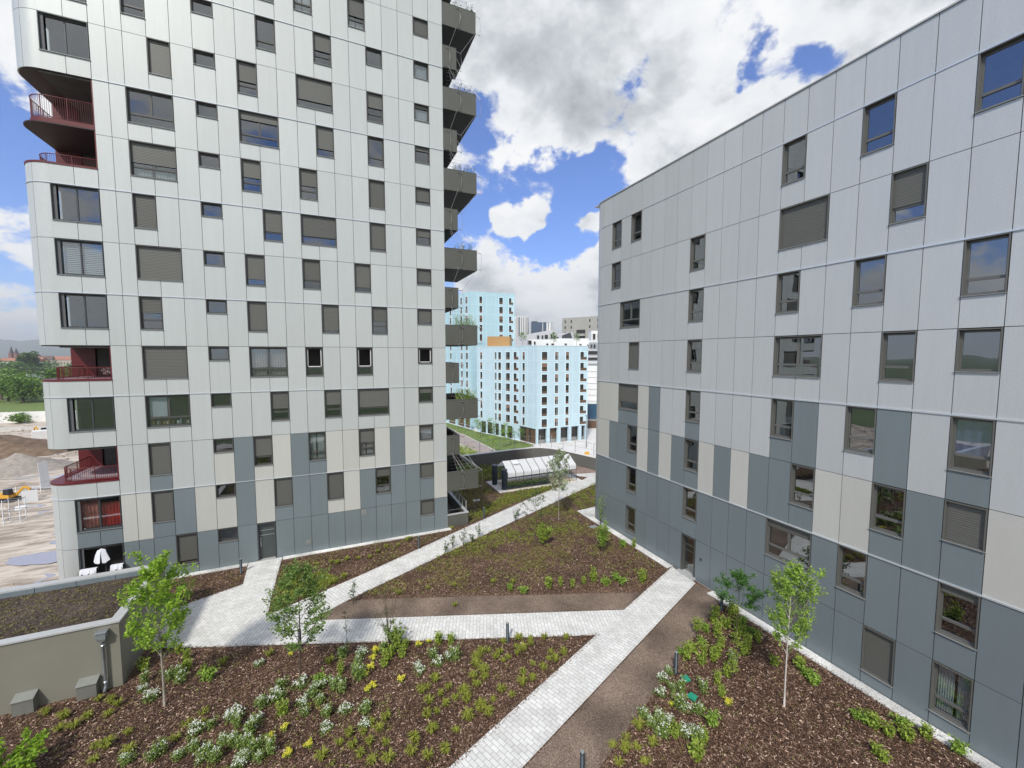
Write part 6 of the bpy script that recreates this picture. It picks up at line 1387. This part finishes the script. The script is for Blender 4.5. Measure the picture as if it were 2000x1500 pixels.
for x,y,z,sg,wt in [[0.5287,0.6721,0.5183,0.038,-1.1],[0.5277,0.6427,0.5554,0.022,-0.5],[0.6966,0.5247,0.4894,0.028,-1.2],[0.7525,0.4478,0.4829,0.035,-1.1],[0.7494,0.4854,0.4504,0.03,-0.6],[0.2865,0.8282,0.4817,0.04,-0.9],[0.3244,0.8404,0.4342,0.04,-0.6],[0.3066,0.8899,0.3376,0.05,-1.0],[0.3813,0.8482,0.3675,0.035,-0.7],[0.4682,0.8086,0.3562,0.06,-0.9],[0.5197,0.767,0.3763,0.04,-0.6],[0.5259,0.8136,0.2479,0.05,-1.0],[0.4566,0.8569,0.2393,0.03,-0.8],[0.2683,0.9216,0.2805,0.05,-0.9],[0.5348,0.7343,0.4181,0.03,-0.5],[0.336,0.9049,0.2612,0.03,-0.5],[0.4763,0.7801,0.4057,0.03,-0.4],[0.3927,0.8734,0.2881,0.034,1.5],[0.4317,0.8477,0.3083,0.024,1.1],[0.353,0.8902,0.2879,0.022,1.0],[0.5277,0.7967,0.2946,0.02,1.1],[0.5502,0.78,0.2982,0.018,0.8],[0.4651,0.8717,0.1545,0.045,1.0],[0.5424,0.8164,0.1982,0.035,0.9],[0.307,0.9305,0.2,0.03,0.9],[0.3931,0.8888,0.2355,0.03,-0.8],[0.4642,0.8465,0.2607,0.03,-0.7],[0.5606,0.8205,0.1116,0.09,0.6],[0.4019,0.9086,0.1134,0.08,0.7],[0.3815,0.7407,0.5531,0.12,0.5],[0.4677,0.7477,0.4715,0.06,0.7],[0.5954,0.5698,0.5664,0.25,0.22],[0.65,0.6153,0.4459,0.09,0.6],[0.2765,0.7678,0.5779,0.1,0.5],[0.749,0.4109,0.5197,0.2,0.25],[0.384,0.8147,0.4345,0.045,0.5],[0.6165,0.6737,0.4076,0.08,0.5],[-0.4155,0.8483,0.3282,0.06,-1.1],[-0.4202,0.866,0.2712,0.05,-0.8],[-0.3908,0.8167,0.4246,0.06,0.7],[-0.4442,0.8798,0.1694,0.08,0.5],[-0.4373,0.8919,0.1156,0.03,-0.4],[-0.4495,0.8897,0.0798,0.05,0.3],[-0.453,0.8909,0.0334,0.06,-0.5],[-0.8734,0.2748,0.4021,0.16,-1.0],[0,-0.86,0.5,0.5,0.45]]:
    dt = N(nt,'ShaderNodeVectorMath', operation='DOT_PRODUCT'); L_(DW.outputs[0], dt.inputs[0]); dt.inputs[1].default_value = (x,y,z)
    e_ = math_('EXPONENT', math_('MULTIPLY', math_('SUBTRACT', dt.outputs['Value'], 1.0), 1/(sg*sg)))
    dens = math_('ADD', dens, math_('MULTIPLY', e_, wt))
mk = N(nt,'ShaderNodeMapRange'); mk.interpolation_type = 'SMOOTHSTEP'; L_(dens, mk.inputs['Value']); mk.inputs['From Min'].default_value = -.08; mk.inputs['From Max'].default_value = .42
# cloud brightness: sun-side billows bright, thick bellies grey
lit = math_('MULTIPLY', math_('SUBTRACT', n1u, n1), 3.0)
thick = math_('ADD', math_('ADD', math_('MULTIPLY', math_('SUBTRACT', dens0, .1), .36), math_('MULTIPLY', math_('SUBTRACT', dens, .4), .16)), math_('MULTIPLY', math_('SUBTRACT', n4, .5), 2.6))
thick = math_('ADD', thick, lit)
for x,y,z,sg,wt in [[0.5151,0.6092,0.603,0.16,0.32],[0.4742,0.739,0.4785,0.05,0.25],[0.65,0.6153,0.4459,0.07,0.2],[0.2898,0.7487,0.5962,0.08,0.12],[0.7567,0.3819,0.5307,0.2,0.2],[0.3973,0.8696,0.2932,0.05,-0.35],[0.4323,0.8131,0.3898,0.07,-0.2],[-0.4501,0.89,0.0721,0.2,-0.6],[0.4867,0.8609,0.1483,0.09,-0.3]]:
    dt = N(nt,'ShaderNodeVectorMath', operation='DOT_PRODUCT'); L_(DW.outputs[0], dt.inputs[0]); dt.inputs[1].default_value = (x,y,z)
    thick = math_('ADD', thick, math_('MULTIPLY', math_('EXPONENT', math_('MULTIPLY', math_('SUBTRACT', dt.outputs['Value'], 1.0), 1/(sg*sg))), wt))
th = N(nt,'ShaderNodeMapRange'); L_(thick, th.inputs['Value']); th.inputs['From Min'].default_value = -.32; th.inputs['From Max'].default_value = 1.15
cr = ramp(nt, [(0,(.98,.985,.99)),(.30,(.86,.88,.90)),(.55,(.58,.61,.64)),(.82,(.40,.43,.46)),(1,(.33,.36,.39))]); L_(th.outputs[0], cr.inputs['Fac'])
cs_ = N(nt,'ShaderNodeVectorMath', operation='SCALE'); L_(cr.outputs[0], cs_.inputs[0]); cs_.inputs['Scale'].default_value = 7.0
tn = N(nt,'ShaderNodeVectorMath', operation='MULTIPLY'); L_(sky.outputs[0], tn.inputs[0]); tn.inputs[1].default_value = (.52,.70,1.1)
ss = N(nt,'ShaderNodeVectorMath', operation='SCALE'); L_(tn.outputs[0], ss.inputs[0]); ss.inputs['Scale'].default_value = 1.15
mx = N(nt,'ShaderNodeMix'); mx.data_type = 'RGBA'; L_(mk.outputs[0], mx.inputs[0]); L_(ss.outputs[0], mx.inputs[6]); L_(cs_.outputs[0], mx.inputs[7])
L_(mx.outputs[2], bgn.inputs['Color']); bgn.inputs['Strength'].default_value = .12
w.cycles.sampling_method = 'MANUAL'; w.cycles.sample_map_resolution = 1024

sun = bpy.data.lights.new('sun', 'SUN'); sun.energy = 3.3; sun.angle = R(5); sun.color = (1,.95,.87)
so = bpy.data.objects.new('sun', sun); COL.objects.link(so); so.rotation_euler = SUN_DIR.to_track_quat('Z','Y').to_euler()

# ============================================================ CAMERA
cam = bpy.data.cameras.new('camera'); co_ = bpy.data.objects.new('camera', cam); COL.objects.link(co_)
cam.lens = 802/2000*36; cam.sensor_width = 36; cam.clip_end = 30000; cam.clip_start = .1
co_.location = (0,0,H); co_.rotation_euler = (R(90-4.08), 0, -math.atan2(.4045,.9145))
scn.camera = co_
scn.view_settings.view_transform = 'Standard'; scn.view_settings.look = 'None'; scn.view_settings.exposure = 0.32; scn.view_settings.gamma = 1
